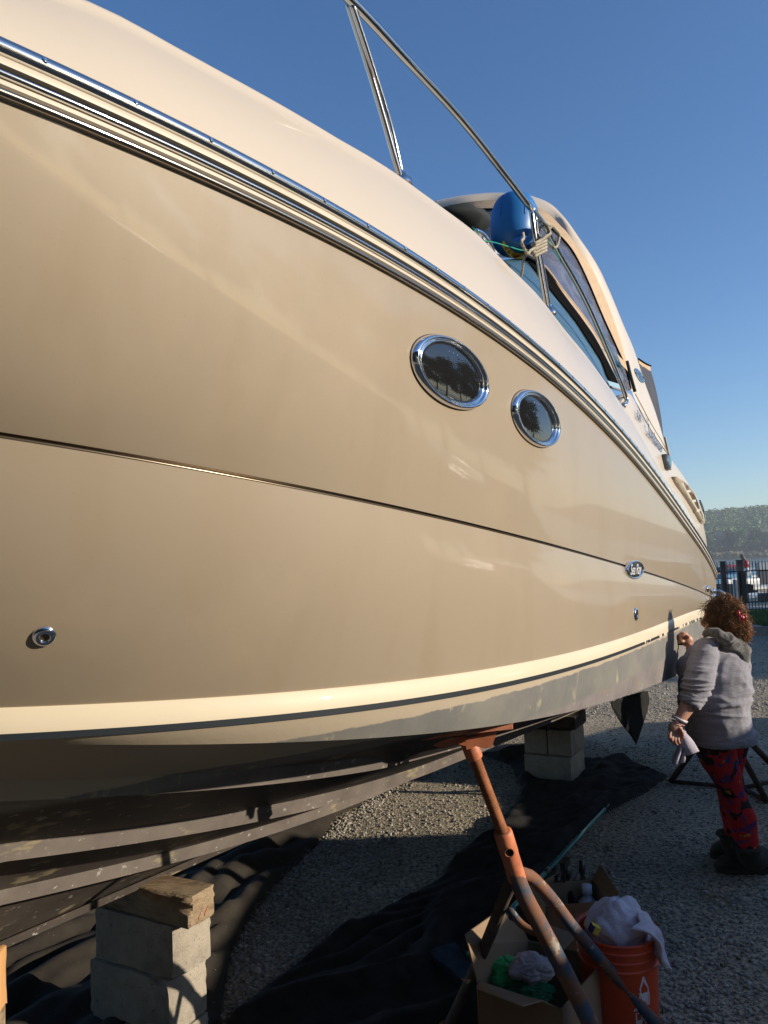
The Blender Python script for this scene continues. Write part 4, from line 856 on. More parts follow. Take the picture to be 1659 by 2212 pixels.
def ragmesh(name, c, rx, ry, rz, m, label, amp=.35, fr=3, seed=0, cat='cloth', nu=72, nv=48):
    c = np.array(c, float); rows = []
    for i in range(nv + 1):
        th = math.pi * i / nv; row = []
        for j in range(nu):
            ph = 2 * math.pi * j / nu; d = Vector((math.sin(th) * math.cos(ph), math.sin(th) * math.sin(ph), math.cos(th)))
            k = 1 + amp * .7 * mnoise.noise(d * fr * .6 + Vector((seed, 0, 0))) - amp * .45 * abs(mnoise.noise(d * fr * 1.3 + Vector((0, seed, 3)))) - amp * .22 * abs(math.sin(9 * mnoise.noise(d * 1.1 + Vector((seed, 4, 0))) + 2 * d.x + 3 * d.z)) + .02 * mnoise.noise(d * 9)
            row.append(c + np.array([rx * d.x * k, ry * d.y * k, rz * d.z * k]))
        rows.append(row)
    V, F = grid(rows, True); o = mk(name, V, F, m, None, True, base=c - np.array([0, 0, rz])); tag(o, label, cat); return o
bc = (fl + brr) / 2
greenm = mat('green_microfibre', (.03, .36, .09), .9, sheen=.3, noise=(14, (.02, .25, .06), .4, .6), bump=(160, .4, .002, 3)); whitem = mat('greyish_towel', (.40, .37, .40), .95, sheen=.3, noise=(40, (.33, .30, .32), .4, .6), bump=(220, .6, .003, 3))
ragmesh('green_cloth', D(1098, 2108, 2.84) + ZA * .01, .10, .075, .06, greenm, 'bright green microfibre cloth crumpled in the open cardboard box', .5, 2.6, 2)
ragmesh('green_cloth', D(1146, 2140, 2.78), .085, .06, .05, mat('dark_green_cloth', (.015, .13, .06), .9, bump=(160, .4, .002, 3)), 'darker green cloth lying deeper in the open cardboard box, next to the leg', .5, 3, 5)
ragmesh('turquoise_cloth', D(1070, 2090, 2.90), .045, .04, .045, mat('turquoise_cloth', (.03, .38, .25), .9, bump=(160, .4, .002, 3)), 'turquoise cloth under the bright green cloth in the open box', .35, 3, 8)
ragmesh('grey_cloth', D(1148, 2092, 2.78) , .085, .05, .05, whitem, 'grey towel lying over the green cloths in the open box', .4, 2.4, 4)
# second box with bottles
zt2 = .27; fl2 = G(1180, 1957, zt2); fr2 = G(1322, 1944, zt2); bl2 = G(1146, 1912, zt2) * np.array([1, 1, 1])
b2, br2 = openbox(fl2, fr2, bl2, zt2, 'brown cardboard box full of spray bottles behind the orange bucket', .02)
panel('flap', [fr2 + ZA * .002, br2 + ZA * .002, br2 + UA * .04 - VA * .03 + ZA * .06, fr2 + np.array([.03, 0, .03])], .004, cardin, b2)
dkp = mat('dark_plastic', (.015, .014, .016), .3); wpl = mat('white_plastic', (.55, .60, .66), .4); redp = mat('red_plastic', (.35, .02, .03), .35)
def bottle(c, r_, h, m, label, cap=None, trig=False):
    o = root('bottle', c, label, 'bottle'); c = np.array(c, float)
    V, F = lathe(c, ZA, [(0, 0), (r_, 0), (r_, h * .60), (r_ * .9, h * .68), (r_ * .45, h * .78), (r_ * .38, h * .80), (r_ * .38, h * .84)], 20); mk('bottle_body', V, F, m, o)
    V, F = lathe(c, ZA, [(r_ * .5, h * .83), (r_ * .52, h * .84), (r_ * .5, h * .99), (0, h)], 18); mk('cap', V, F, cap or m, o)
    if trig: V, F = boxv(c + ZA * h * 1.04 - UA * .02, UA * .045, VA * .012, ZA * .018); mk('trigger_head', V, F, cap or m, o, False); V, F = boxv(c + ZA * h * .93 - UA * .055, UA * .006 + ZA * .0, VA * .008, ZA * .035); mk('trigger', V, F, cap or m, o, False)
    return o
def at2(x, y, z, dep=None): q = D(x, y, dep or 3.62); return (q[0], q[1], z)
q = D(1267, 1910, 3.55); bottle((q[0], q[1], .03), .045, q[2] - .03, wpl, 'white plastic bottle with a round screw cap in the brown box')
for x, y, r_, hh_, m_, cp_, tg, lb in ((1226, 1893, .035, .30, dkp, dkp, True, 'black trigger spray bottle, tallest in the brown box'), (1258, 1882, .03, .30, dkp, dkp, False, 'slim black bottle standing behind the white bottle'), (1244, 1925, .045, .26, dkp, dkp, False, 'wide black bottle left of the white bottle'), (1205, 1915, .035, .27, redp, dkp, False, 'dark red bottle at the left of the brown box'), (1196, 1934, .03, .24, mat('navy_plastic', (.02, .04, .12), .3), redp, False, 'navy bottle with a red cap in the brown box')):
    q = D(x, y + 14, 3.62); bottle((q[0], q[1], .03), r_, max(.2, q[2] + .05), m_, lb, cp_, tg)
V, F = tube(np.array([D(1178, 1908, 3.6), D(1195, 1897, 3.62), D(1211, 1893, 3.64)]), .012, 10); tag(mk('brush_handle', V, F, mat('pale_wood', (.40, .28, .18), .6), None), 'short wooden brush handle with a red end poking out of the brown box', 'brush')
V, F = tube(np.array([D(1203, 1895, 3.63), D(1213, 1892.5, 3.64)]), .0135, 10); mk('red_end', V, F, redp, bpy.data.objects['brush_handle'])
# bucket
bo = mat('orange_bucket_plastic', (.62, .062, .012), .42, coat=.1, noise=(5, (.55, .05, .01), .4, .7), bump=(30, .05, .002, 3))
bcn = G(1331, 2003, .37); bcn = np.array([bcn[0], bcn[1], 0]); bk = root('bucket', bcn, 'orange five gallon plastic bucket with a white towel over its rim', 'bucket')
rt = .150
pr = [(.0, .012), (.128, .012), (.130, 0), (.132, .004), (.1405, .26), (.1415, .268), (.147, .270), (.1475, .276), (.143, .280), (.1435, .300), (.149, .302), (.1495, .308), (.145, .312), (.1455, .330), (.151, .333), (.152, .340), (.148, .344), (.149, .362), (.154, .364), (.155, .370), (.152, .373), (.147, .372), (.1395, .366), (.139, .30), (.129, .03), (0, .02)]
V, F = lathe(bcn, ZA, pr, 64); mk('bucket_shell', V, F, bo, bk, 45)
prm = mat('white_print', (.72, .62, .62), .6, noise=(45, (.60, .12, .07), .60, .66))
def cyl(a, z, l=.0012): rr_ = .132 + (.1405 - .132) * z / .26 + l; return bcn + np.array([math.cos(a) * rr_, math.sin(a) * rr_, z])
ca = math.atan2(-bcn[1], -bcn[0])                                       # facing the camera
def patch(pts, name='print'):
    n_ = len(pts); mk(name, [cyl(ca + a, z * .78 + .078) for a, z in pts], [tuple(range(n_))], prm, bk, False)
def pline(pts, w_=.0055):
    for (a0_, z0_), (a1_, z1_) in zip(pts, pts[1:]):
        dz, da = z1_ - z0_, (a1_ - a0_) * .137; l_ = math.hypot(dz, da) + 1e-9; nz, na = da / l_ * w_ / 2, -dz / l_ * w_ / 2 / .137
        patch([(a0_ + na, z0_ + nz), (a1_ + na, z1_ + nz), (a1_ - na, z1_ - nz), (a0_ - na, z0_ - nz)])
o0 = .62
pline([(o0 - .12, .175), (o0, .232), (o0 + .14, .175)]); pline([(o0 - .07, .19), (o0, .22), (o0 + .08, .19)])
pline([(o0 - .10, .182), (o0 - .10, .148)]); pline([(o0 - .16, .160), (o0 - .10, .160)]); pline([(o0 + .14, .178), (o0 + .14, .150)])
patch([(o0 - .08, .118), (o0 + .12, .118), (o0 + .12, .160), (o0 - .08, .160)]); pline([(o0 - .12, .155), (o0 - .12, .112), (o0 + .16, .112), (o0 + .16, .155)]); pline([(o0 - .09, .104), (o0 + .18, .104)])
pline([(o0 + .06, .098), (o0 + .16, .07), (o0 + .24, .04)]); pline([(o0 + .02, .09), (o0 + .12, .055), (o0 + .2, .03)])
pline([(o0 - .30, .085), (o0 - .24, .10), (o0 - .22, .085)]); pline([(o0 - .25, .075), (o0 - .25, .03), (o0 - .10, .03), (o0 - .10, .075), (o0 - .25, .075)], .005)
patch([(o0 - .24, .034), (o0 - .11, .034), (o0 - .11, .045), (o0 - .24, .045)]); patch([(o0 - .22, .012), (o0 - .13, .012), (o0 - .14, .026), (o0 - .21, .026)]); pline([(o0 - .06, .05), (o0 + .06, .012)], .006); pline([(o0 - .02, .028), (o0 + .04, .028), (o0 + .02, .010)], .005)
tw = mat('white_terry_towel', (.66, .60, .66), .95, sheen=.4, noise=(9, (.56, .50, .57), .4, .65), bump=((260, .8, .003, 3), (12, .5, .02, 4)))
tc2 = bcn + np.array([.035, .02, .0]); rows = []
tow = root('towel', bcn + np.array([.03, .01, .3]), 'white terry towel bundled in the orange bucket and hanging over its rim', 'towel')
rows = []
for i in range(37):
    th = math.pi * i / 36; row = []
    for j in range(64):
        ph = 2 * math.pi * j / 64; d = Vector((math.sin(th) * math.cos(ph), math.sin(th) * math.sin(ph), math.cos(th)))
        k = 1 + .16 * mnoise.noise(d * 2.2) + .07 * abs(mnoise.noise(d * 5 + Vector((3, 0, 0)))) + .03 * math.sin(12 * mnoise.noise(d * 1.5) + 5 * ph) + .02 * mnoise.noise(d * 14)
        row.append(bcn + np.array([.012, .005, .36]) + np.array([.118 * d.x * k, .105 * d.y * k, .108 * d.z * k]))
    rows.append(row)
V, F = grid(rows, True); mk('towel_bundle', V, F, tw, tow)
dr_ = [D(1384, 1975, 2.86), D(1408, 1985, 2.84), D(1423, 2004, 2.82), D(1429, 2030, 2.81), D(1433, 2056, 2.80), D(1440, 2072, 2.80), D(1447, 2090, 2.80)]; wd = [.07, .06, .042, .026, .022, .024, .012]
rows = []
for p_, w__ in zip(spline(dr_, 28), np.interp(np.linspace(0, 1, 28), np.linspace(0, 1, 7), wd)):
    rows.append([p_ + CF * s_ * w__ * 1.3 - CR * abs(s_) * w__ * .8 + CR * .010 * math.sin(s_ * 7 + p_[2] * 40) for s_ in np.linspace(-1, 1, 12)])
V, F = grid(rows); o = mk('towel_tail', V, F, tw, tow); addmod(o, 'SOLIDIFY', thickness=.008)
V, F = boxv(D(1284, 2006, 2.84), CR * .014 - CU * .007, CF * .012, CU * .012 + CR * .006); o = mk('sponge', V, F, mat('yellow_sponge', (.75, .55, .06), .8), None, False); tag(o, 'small yellow sponge inside the orange bucket beside the towel', 'sponge')
V, F = boxv(D(1278, 2004, 2.84), CR * .005 - CU * .003, CF * .0125, CU * .0125 + CR * .006); mk('scouring_side', V, F, mat('navy_scourer', (.03, .02, .12), .8), o, False)
# telescopic pole brush
teal = mat('teal_pole', (.01, .19, .16), .35, coat=.3); ph_ = G(1014, 2062, .10); pf = G(1306, 1748, .045)
br_h = root('pole_brush', (ph_ + pf) / 2 * np.array([1, 1, 0]), 'long teal pole with a blue bristled brush head lying on the black ground cloth', 'brush')
V, F = tube(np.array([ph_, ph_ + (pf - ph_) * .45]), .0135, 12); mk('outer_pole', V, F, teal, br_h)
V, F = tube(np.array([ph_ + (pf - ph_) * .45, pf]), .0115, 12); mk('inner_pole', V, F, teal, br_h)
V, F = tube(np.array([pf, G(1322, 1731, .04)]), .009, 10); mk('pole_tip', V, F, dkp, br_h)
V, F = tube(np.array([ph_ + (pf - ph_) * .44, ph_ + (pf - ph_) * .47]), .0155, 12); mk('pole_lock', V, F, dkp, br_h)
bq = [(1018, 2064, .07), (1010, 2100, .07), (985, 2046, .05), (930, 2066, .03), (1000, 2138, .03)]
e0, e1 = G(983, 2044, .06), G(1022, 2090, .06); f0_, f1_ = G(923, 2073, .03), G(1000, 2138, .03)
V, F = grid([[e0 + (e1 - e0) * t_ + ZA * .02 for t_ in np.linspace(0, 1, 8)], [e0 + (e1 - e0) * t_ - ZA * .02 for t_ in np.linspace(0, 1, 8)], [e0 + (e1 - e0) * t_ - ZA * .02 + (ph_ - e0) * .5 for t_ in np.linspace(0, .6, 8)], [e0 + (e1 - e0) * t_ + ZA * .02 + (ph_ - e0) * .5 for t_ in np.linspace(0, .6, 8)]], False); mk('brush_block', V, F, dkp, br_h, False)
V, F = [], []; r_ = np.random.default_rng(5)
for k in range(1500):
    t_ = r_.random(); h_ = r_.random(); a = e0 + (e1 - e0) * t_ + ZA * (h_ - .5) * .04; b_ = f0_ + (f1_ - f0_) * np.clip(t_ + r_.normal(0, .02), 0, 1) + ZA * ((h_ - .2) * .05) + (e0 - f0_) * .04 * r_.random(); s_ = CR * .0012; i = len(V); V += [a - s_, a + s_, b_ + s_, b_ - s_]; F.append((i, i + 1, i + 2, i + 3))
o = mk('bristles', V, F, mat('blue_grey_bristles', (.035, .055, .085), .6, noise=(30, (.06, .09, .12), .4, .6)), br_h, False); o['kind'] = 'stuff'
# ------------------------------------------------------------------ vehicles added outside the frame, shaped to shade the yard; they show in the hull
wp = mat('white_vehicle_paint', (.62, .62, .60), .3, coat=.6); carg = mat('vehicle_glass', (.02, .025, .03), .05); tyre = mat('tyre_rubber', (.02, .02, .02), .8); hub = mat('wheel_hub', (.35, .35, .36), .35, .8)
def vehicle(name, label, cat, x0, w_, prof, wheels, glass, m, wr=.36):
    """prof: side outline (y, z); the body runs along +Y"""
    P = np.array(prof, float); o = root(name, (x0 + w_ / 2, P[:, 0].mean(), 0), label, cat); n = len(P)
    V = np.vstack([np.c_[np.full(n, x0), P], np.c_[np.full(n, x0 + w_), P]]); F = [tuple(range(n)), tuple(range(2 * n - 1, n - 1, -1))] + [(i, (i + 1) % n, (i + 1) % n + n, i + n) for i in range(n)]
    b = mk('body', V, F, m, o, 25); addmod(b, 'BEVEL', width=.05, segments=3, limit_method='ANGLE', angle_limit=R(25))
    for y in wheels:
        for x in (x0 + .02, x0 + w_ - .02):
            V, F = lathe((x - .12, y, wr), (1, 0, 0), [(0, 0), (wr * .9, 0), (wr, .04), (wr, .2), (wr * .9, .24), (0, .24)], 28); t_ = mk('wheel', V, F, tyre, o, 40)
            V, F = lathe((x - .13, y, wr), (1, 0, 0), [(0, 0), (wr * .55, 0), (wr * .6, .26), (0, .26)], 20); mk('hub', V, F, hub, t_, 40)
    for g in glass:
        for x in (x0 - .006, x0 + w_ + .006):
            mk('window', [(x, a, b_) for a, b_ in g], [tuple(range(len(g)))], carg, o, False)
    return o
vehicle('shade_trailer', 'white box trailer added outside the frame to shade the foreground', 'trailer', 6.0, 2.1, [(-3, .45), (-3, 2.20), (1.3, 2.22), (3.3, 2.20), (3.36, 2.15), (3.36, .5)], (-.6, .4), [], wp)  # unseen; roof height set by where the foreground shadow ends
vehicle('shade_pickup', 'dark blue pickup added ahead of the trailer, its bed and cab shaped to shade the yard', 'truck', 6.0, 1.95, [(3.46, .5), (3.46, 1.66), (4.76, 1.70), (4.84, 1.96), (5.7, 1.98), (6.42, 1.36), (7.25, 1.10), (7.32, .5)], (4.1, 6.7), [[(4.95, 1.40), (6.2, 1.40), (5.66, 1.86), (4.95, 1.86)]], mat('dark_blue_paint', (.03, .05, .10), .3, coat=.6), .42)  # unseen; bed, cab and bonnet heights follow the wanted shadow edges
vehicle('shade_car', 'dark grey hatchback added outside the frame to shade the ground by the raised bed', 'car', 8.7, 1.75, [(12.6, .35), (12.5, .9), (12.9, 1.4), (14.6, 1.43), (15.4, .95), (16.6, .8), (16.7, .4)], (13.3, 15.9), [[(13.1, .95), (14.9, .95), (14.5, 1.32), (13.2, 1.3)]], mat('dark_grey_paint', (.07, .075, .08), .3, coat=.6), .31)  # unseen car added for the shaded strip near the bed
shedm = mat('shed_cladding', (.07, .06, .05), .7, noise=(.6, (.075, .065, .05), .4, .6), bump=(1, .3, .02, 1, (12, 12, .01)))
sh = root('skyblock', (-7, -7, 0), 'brown clad workshop shed added behind the photographer to dim sky light', 'building')  # unseen shed added to cut sky light on the shaded faces
V, F = abox(-20, 4.6, -13, -5, 0, 6.4); mk('wall', V, F, shedm, sh, False)
V = [(-20.4, -13.4, 6.3), (5, -13.4, 6.3), (5, -4.7, 6.3), (-20.4, -4.7, 6.3), (-20.4, -9, 8.4), (5, -9, 8.4)]; mk('roof', V, [(0, 1, 5, 4), (2, 3, 4, 5), (1, 2, 5), (3, 0, 4), (0, 3, 2, 1)], mat('shed_roof', (.12, .12, .12), .5), sh, False)
for x in (-16, -10, 1.5):
    V, F = abox(x, x + 3.0, -5.02, -4.95, .05, 4.0); mk('roller_door', V, F, mat('door_grey', (.22, .22, .21), .5, bump=(1, .4, .02, 1, (.01, .01, 30))) if x == -16 else bpy.data.materials['door_grey'], sh, False)
# ------------------------------------------------------------------ trees
bark = mat('bark', (.11, .085, .065), .9, noise=(8, (.06, .05, .04), .4, .65), bump=(20, .7, .03, 4))
def leafm(name, c, c2): return mat(name, c, .6, spec=.25, noise=(.6, c2, .38, .62, 3), stops=[(5, tuple(q * 1.5 for q in c), .55, .7, 2)])
lf1 = leafm('leaves_spring', (.060, .105, .028), (.035, .07, .022)); lf2 = leafm('leaves_dark', (.035, .065, .025), (.022, .045, .018)); lf3 = leafm('leaves_yellow', (.115, .125, .04), (.06, .09, .03))
def make_tree(name, base, h, cr, lm_, seed, nl=5000, ls=.16, label=None, group=None, trunk_r=None, cat='tree'):
    r_ = np.random.default_rng(seed); base = np.array(base, float); o = root(name, base, label, cat, group); tr = trunk_r or h * .022
    parts = [tube(spline([base - ZA * .3, base + np.array([r_.normal(0, .1), r_.normal(0, .1), h * .4]), base + np.array([r_.normal(0, .25), r_.normal(0, .25), h * .85])], 10), [tr, tr * .75, tr * .2], 8)]
    tips = []
    for k in range(14):
        z = h * (.3 + .6 * r_.random()); a = r_.random() * 6.28; L_ = cr * (.55 + .5 * r_.random()) * (1.15 - z / h * .6); s_ = base + ZA * z
        e = s_ + np.array([math.cos(a) * L_, math.sin(a) * L_, L_ * (.3 + .5 * r_.random())]); parts.append(tube(spline([s_, (s_ + e) / 2 + ZA * L_ * .1, e], 6), [tr * .35, tr * .08], 5)); tips += [e, (s_ + e) / 2 + ZA * L_ * .1, s_ * .25 + e * .75]
    tips += [base + ZA * h * .9, base + ZA * h * .8]
    V, F = join(parts); mk('trunk', V, F, bark, o)
    tips = np.array(tips); c = tips[r_.integers(0, len(tips), nl)] + r_.normal(0, 1, (nl, 3)) * np.array([cr * .17, cr * .17, cr * .14]); s_ = ls * (.6 + .8 * r_.random(nl))
    a = r_.normal(0, 1, (nl, 3)); a /= np.linalg.norm(a, axis=1)[:, None]; b_ = np.cross(a, r_.normal(0, 1, (nl, 3))); b_ /= np.linalg.norm(b_, axis=1)[:, None]
    V = np.stack([c - a * s_[:, None], c + b_ * s_[:, None] * .55, c + a * s_[:, None], c - b_ * s_[:, None] * .55], 1).reshape(-1, 3); F = np.arange(nl * 4).reshape(-1, 4).tolist()
    V -= np.array(base); me = bpy.data.meshes.new('crown'); me.from_pydata(V.tolist(), [], F); me.materials.append(lm_); q = bpy.data.objects.new('crown', me); COL.objects.link(q); q.parent = o; q['kind'] = 'stuff'
    return o
def copy_tree(o, loc, rz, sc_, label=None):
    c = o.copy(); COL.objects.link(c); c.location = Vector(loc); c.rotation_euler = (0, 0, rz); c.scale = (sc_,) * 3
    if label: c['label'] = label
    for ch in o.children: d = ch.copy(); COL.objects.link(d); d.parent = c
    return c
ta = make_tree('broadleaf_tree', (11.5, -11, 0), 9.5, 3.6, lf1, 1, 9000, .15, 'leafy spring tree standing behind the photographer to the right', 'yard trees behind the photographer')
tb = make_tree('broadleaf_tree', (15, -8.5, 0), 8.5, 3.2, lf2, 2, 8000, .15, 'darker leafy tree standing behind the added trailer', 'yard trees behind the photographer')
copy_tree(ta, (16, -14, 0), 4, 1.2, 'tall leafy spring tree behind the trailer'); copy_tree(tb, (-14, -1, 0), .4, 1.1, 'darker leafy tree level with the bow of the cabin cruiser')
copy_tree(ta, (25, 17.5, 0), .7, 1.05, 'leafy spring tree right of the picture, first beyond the added car'); copy_tree(tb, (30, 13, 0), 2.7, 1.2, 'darker leafy tree right of the picture, between two spring trees'); copy_tree(ta, (31, 7, 0), 5, 1.0, 'leafy spring tree right of the picture, nearest the truck')
side_words = ['first', 'second', 'third', 'fourth', 'fifth', 'sixth', 'seventh', 'eighth', 'ninth']  # unseen tree row added to screen the bright low sky near the sun
for k, (x, y, s_) in enumerate(((40, 14, 1.15), (43, 4, 1.2), (41, -4, 1.15), (44, -11, 1.2), (41, -19, 1.15), (38, -27, 1.2), (30, -24, 1.1), (24, -30, 1.25), (46, 24, 1.2))):
    copy_tree(ta if k % 2 == 0 else tb, (x, y, 0), k * 1.1, s_, '%s tree of the row added far right to block low sky glow, %s in planting order' % ('leafy spring' if k % 2 == 0 else 'darker leafy', side_words[k]))['group'] = 'trees added outside the frame to block sky glow'
# ------------------------------------------------------------------ fence, kerb, raised bed
curbm = mat('pale_concrete', (.36, .34, .30), .9, noise=(3, (.30, .28, .25), .4, .7), bump=(30, .4, .004, 3))
V, F = abox(4, 40, 21.9, 24.4, -.3, .02); o = mk('walkway', V, F, curbm, None, False, base=(20, 23, 0)); o['kind'] = 'structure'
bf = mat('black_fence_paint', (.012, .013, .015), .45)
FY = 22.6; fx0, fx1 = 7.6, 14.4
fe = root('metal_fence', ((fx0 + fx1) / 2, FY, 0), 'black metal picket fence with a gate post standing before the marina pier', 'fence')
V, F = abox(-.009, .009, -.009, .009, .04, 1.49); pk = None
for k in range(int((fx1 - fx0) / .0965)):
    x = fx0 + k * .0965
    if pk is None: pk = mk('picket', V, F, bf, fe, False, base=(0, 0, 0)); o = pk
    else: o = pk.copy(); COL.objects.link(o)
    o.location = Vector((x, FY, 0)) - wloc(fe)
for z in (1.20, .27, .05):
    V, F = abox(fx0, fx1, FY - .022, FY - .0095, z - .018, z + .018); mk('rail', V, F, bf, fe, False)
pg = D(1602, 1290, FY - .06)[0]
for x, w_, h in ((pg, .075, 1.52), (D(1561, 1250, FY)[0], .07, 1.50), (pg + 2.6, .05, 1.52), (fx0 - .05, .05, 1.5)):
    V, F = abox(x - w_, x + w_, FY - .12, FY - .03, 0, h); p_ = mk('fence_post', V, F, bf, fe, False)
    V, F = abox(x - w_ - .012, x + w_ + .012, FY - .132, FY - .018, h, h + .025); mk('post_cap', V, F, bf, p_, False)
lx = D(1617, 1275, FY)[0]; V, F = abox(lx - .085, lx + .085, FY - .14, FY - .045, .55, .80); mk('gate_latch_box', V, F, bf, fe, False)
V, F = abox(pg - .01, pg + .13, FY - .18, FY - .12, .25, 1.2); mk('gate_stile', V, F, bf, fe, False)
# raised bed with timber edging, grass
edg = mat('grey_timber_edging', (.30, .28, .25), .85, noise=(4, (.20, .18, .16), .4, .7))
bed = root('raised_bed', (10.5, 18, 0), 'raised planting bed with grey timber edging and green ground cover before the fence', 'planter')
q0, q1, q2 = G(1618, 1356, .17), G(1700, 1351, .22), G(1618, 1323, .22)
by0 = q0[1]; bx0 = q0[0]
V, F = abox(bx0 + .3, bx0 + 9, by0, by0 + .14, 0, .17); mk('edging_board', V, F, edg, bed, False)
V, F = abox(bx0, bx0 + .32, by0 - .05, by0 + 4.4, 0, .19); mk('edging_board', V, F, edg, bed, False)
V, F = abox(bx0 + .3, bx0 + 9, by0 + .14, by0 + 4.3, 0, .12); mk('soil', V, F, mat('bed_soil', (.05, .04, .03), .95), bed, False)
def barea(r_, n): return np.c_[bx0 + .4 + 7 * r_.random(n) ** 1.5, by0 + .2 + 4 * r_.random(n)]
g_ = tufts('ground_cover', 1700, barea, .10, mat('ground_cover_green', (.07, .15, .035), .7, noise=(3, (.06, .12, .03), .4, .7)), 31, 14, .016); g_.location.z = .15
g_.parent = bed; g_.location = Vector((0, 0, .15)) - wloc(bed)
# ------------------------------------------------------------------ pier, moored boats, water
deck = mat('pier_planks', (.42, .33, .23), .85, noise=(1.2, (.34, .26, .18), .35, .7, 5), stops=[(.25, (.50, .42, .32), .5, .7, 2)])
pa, pb_ = np.array(G(1593, 1310, -.35)), np.array(G(1614, 1234, -.35)); dv = (pb_ - pa); dv[2] = 0; dl_ = np.linalg.norm(dv); dv /= dl_; nv = np.array([dv[1], -dv[0], 0])
pr_ = root('pier', pa + dv * 20, 'wide weathered plank pier running out over the water behind the fence', 'pier')
st_ = -5.0; bx = []
V0, F0 = boxv((0, 0, 0), nv * 3.0, dv * .132, ZA * .04); first = None
for k in range(250):
    c = pa + nv * 3.0 + dv * (st_ + k * .28) - ZA * .04
    if first is None: first = mk('plank', V0, F0, deck, pr_, False, base=(0, 0, 0)); o = first
    else: o = first.copy(); COL.objects.link(o)
    o.location = Vector(c) - wloc(pr_); o.location.z += .006 * math.sin(k * 2.3)
V, F = boxv(pa + nv * .1 + dv * 28 - ZA * .25, nv * .08, dv * 33, ZA * .14); mk('side_beam', V, F, mat('pier_beam', (.16, .12, .08), .9), pr_, False)
pilm = mat('piling_wood', (.20, .17, .13), .9, noise=(6, (.12, .10, .08), .4, .7)); palep = mat('pale_piling', (.42, .42, .40), .8)
def piling(x, y0, y1, dep, r_, m, label, lean=0):
    a, b_ = D(x, y1, dep), D(x + lean, y0, dep); a = np.array([a[0], a[1], -1.6]); 
    V, F = tube(np.array([a, b_]), r_, 12); tag(mk('piling', V, F, m, None, 40, base=a), label, 'piling', 'pilings beside the pier')
piling(1588, 1252, 1300, 30, .10, palep, 'pale grey piling rising beside the pier just left of the thick fence post')
piling(1559, 1266, 1300, 27, .14, pilm, 'short dark piling beside the stern of the cabin cruiser')
piling(1572, 1262, 1300, 33, .12, pilm, 'brown piling between the dark and the pale grey pilings')
a = D(1616, 1232, 46); b_ = D(1601, 1198, 46); V, F = tube(np.array([a, (a + b_) / 2 + CR * .05, b_]), [.16, .11], 10); tag(mk('leaning_log', V, F, pilm, None, base=(a[0], a[1], a[2])), 'leaning bare log sticking up above the fence', 'log')
bu = D(1612, 1222, 45); bo_ = root('mooring_buoy', bu - ZA * .4, 'red and white buoy hung at the foot of the leaning log', 'buoy')
rdp = mat('boat_red', (.35, .03, .035), .4); wh = mat('boat_white', (.70, .70, .68), .35, coat=.3); blc = mat('boat_cover_blue', (.10, .22, .34), .7); dkc = mat('boat_cover_dark', (.03, .04, .07), .7)
V, F = ellips(bu + ZA * .1, CR * .19, CF * .19, ZA * .24, 16, 10); mk('buoy_top', V, F, rdp, bo_); V, F = ellips(bu - ZA * .35 + CR * .05, CR * .17, CF * .17, ZA * .26, 16, 10); mk('buoy_body', V, F, wh, bo_)
def small_boat(c, hd, L_, m1, m2, label, strip=None, cover=None, hs=1.0):
    """moored motor boat: c = waterline centre, hd = heading"""
    f = np.array([math.cos(hd), math.sin(hd), 0]); s_ = np.array([-f[1], f[0], 0]); c = np.array(c, float); o = root('motor_boat', c, label, 'boat', 'boats moored along the pier')
    rows = []
    for t_ in np.linspace(-1, 1, 14):
        w_ = L_ * .17 * (1 if t_ < 0 else math.sqrt(max(0, 1 - t_ ** 2.4))) + .01; z1 = (.75 + .25 * max(0, t_)) * hs; p_ = c + f * t_ * L_ / 2
        rows.append([p_ + s_ * w_ * .0 - ZA * .2, p_ + s_ * w_ * .7 - ZA * .05, p_ + s_ * w_ * .97 + ZA * z1 * .6, p_ + s_ * w_ + ZA * z1, p_ + s_ * w_ * .8 + ZA * (z1 + .03), p_ + ZA * (z1 + .08), p_ - s_ * w_ * .8 + ZA * (z1 + .03), p_ - s_ * w_ + ZA * z1, p_ - s_ * w_ * .97 + ZA * z1 * .6, p_ - s_ * w_ * .7 - ZA * .05])
    V, F = grid(rows, True, True); mk('hull', V, F, m1, o, 40)
    for sg in (1, -1):
        pts = [c + f * t_ * L_ / 2 + sg * s_ * ((L_ * .17 * (1 if t_ < 0 else math.sqrt(max(0, 1 - t_ ** 2.4)))) * .992 + .02) + ZA * (.75 + .25 * max(0, t_)) * hs * .78 for t_ in np.linspace(-.98, .9, 12)]; V, F = tube(pts, .07, 6); mk('hull_stripe', V, F, m2, o)
    p_ = c + f * L_ * .05 + ZA * (.85 * hs)
    V, F = boxv(p_ - f * L_ * .12 + ZA * .22, f * L_ * .20, s_ * L_ * .12, ZA * .22); q_ = mk('cover', V, F, cover or blc, o, False); addmod(q_, 'BEVEL', width=.15, segments=3)
    V = [p_ + f * L_ * .09 + s_ * L_ * .12, p_ + f * L_ * .09 - s_ * L_ * .12, p_ + ZA * .5 - s_ * L_ * .10, p_ + ZA * .5 + s_ * L_ * .10]; mk('windshield', V, [(0, 1, 2, 3)], carg, o, False)
    pp = c - f * L_ * .5 + ZA * .5; V, F = boxv(pp, f * .18, s_ * .16, ZA * .42); q_ = mk('outboard_motor', V, F, mat('motor_cowl', (.03, .03, .035), .3) if 'motor_cowl' not in bpy.data.materials else bpy.data.materials['motor_cowl'], o, False); addmod(q_, 'BEVEL', width=.06, segments=3)
    return o
WZ = -1.0; hd = math.atan2(dv[1], dv[0])
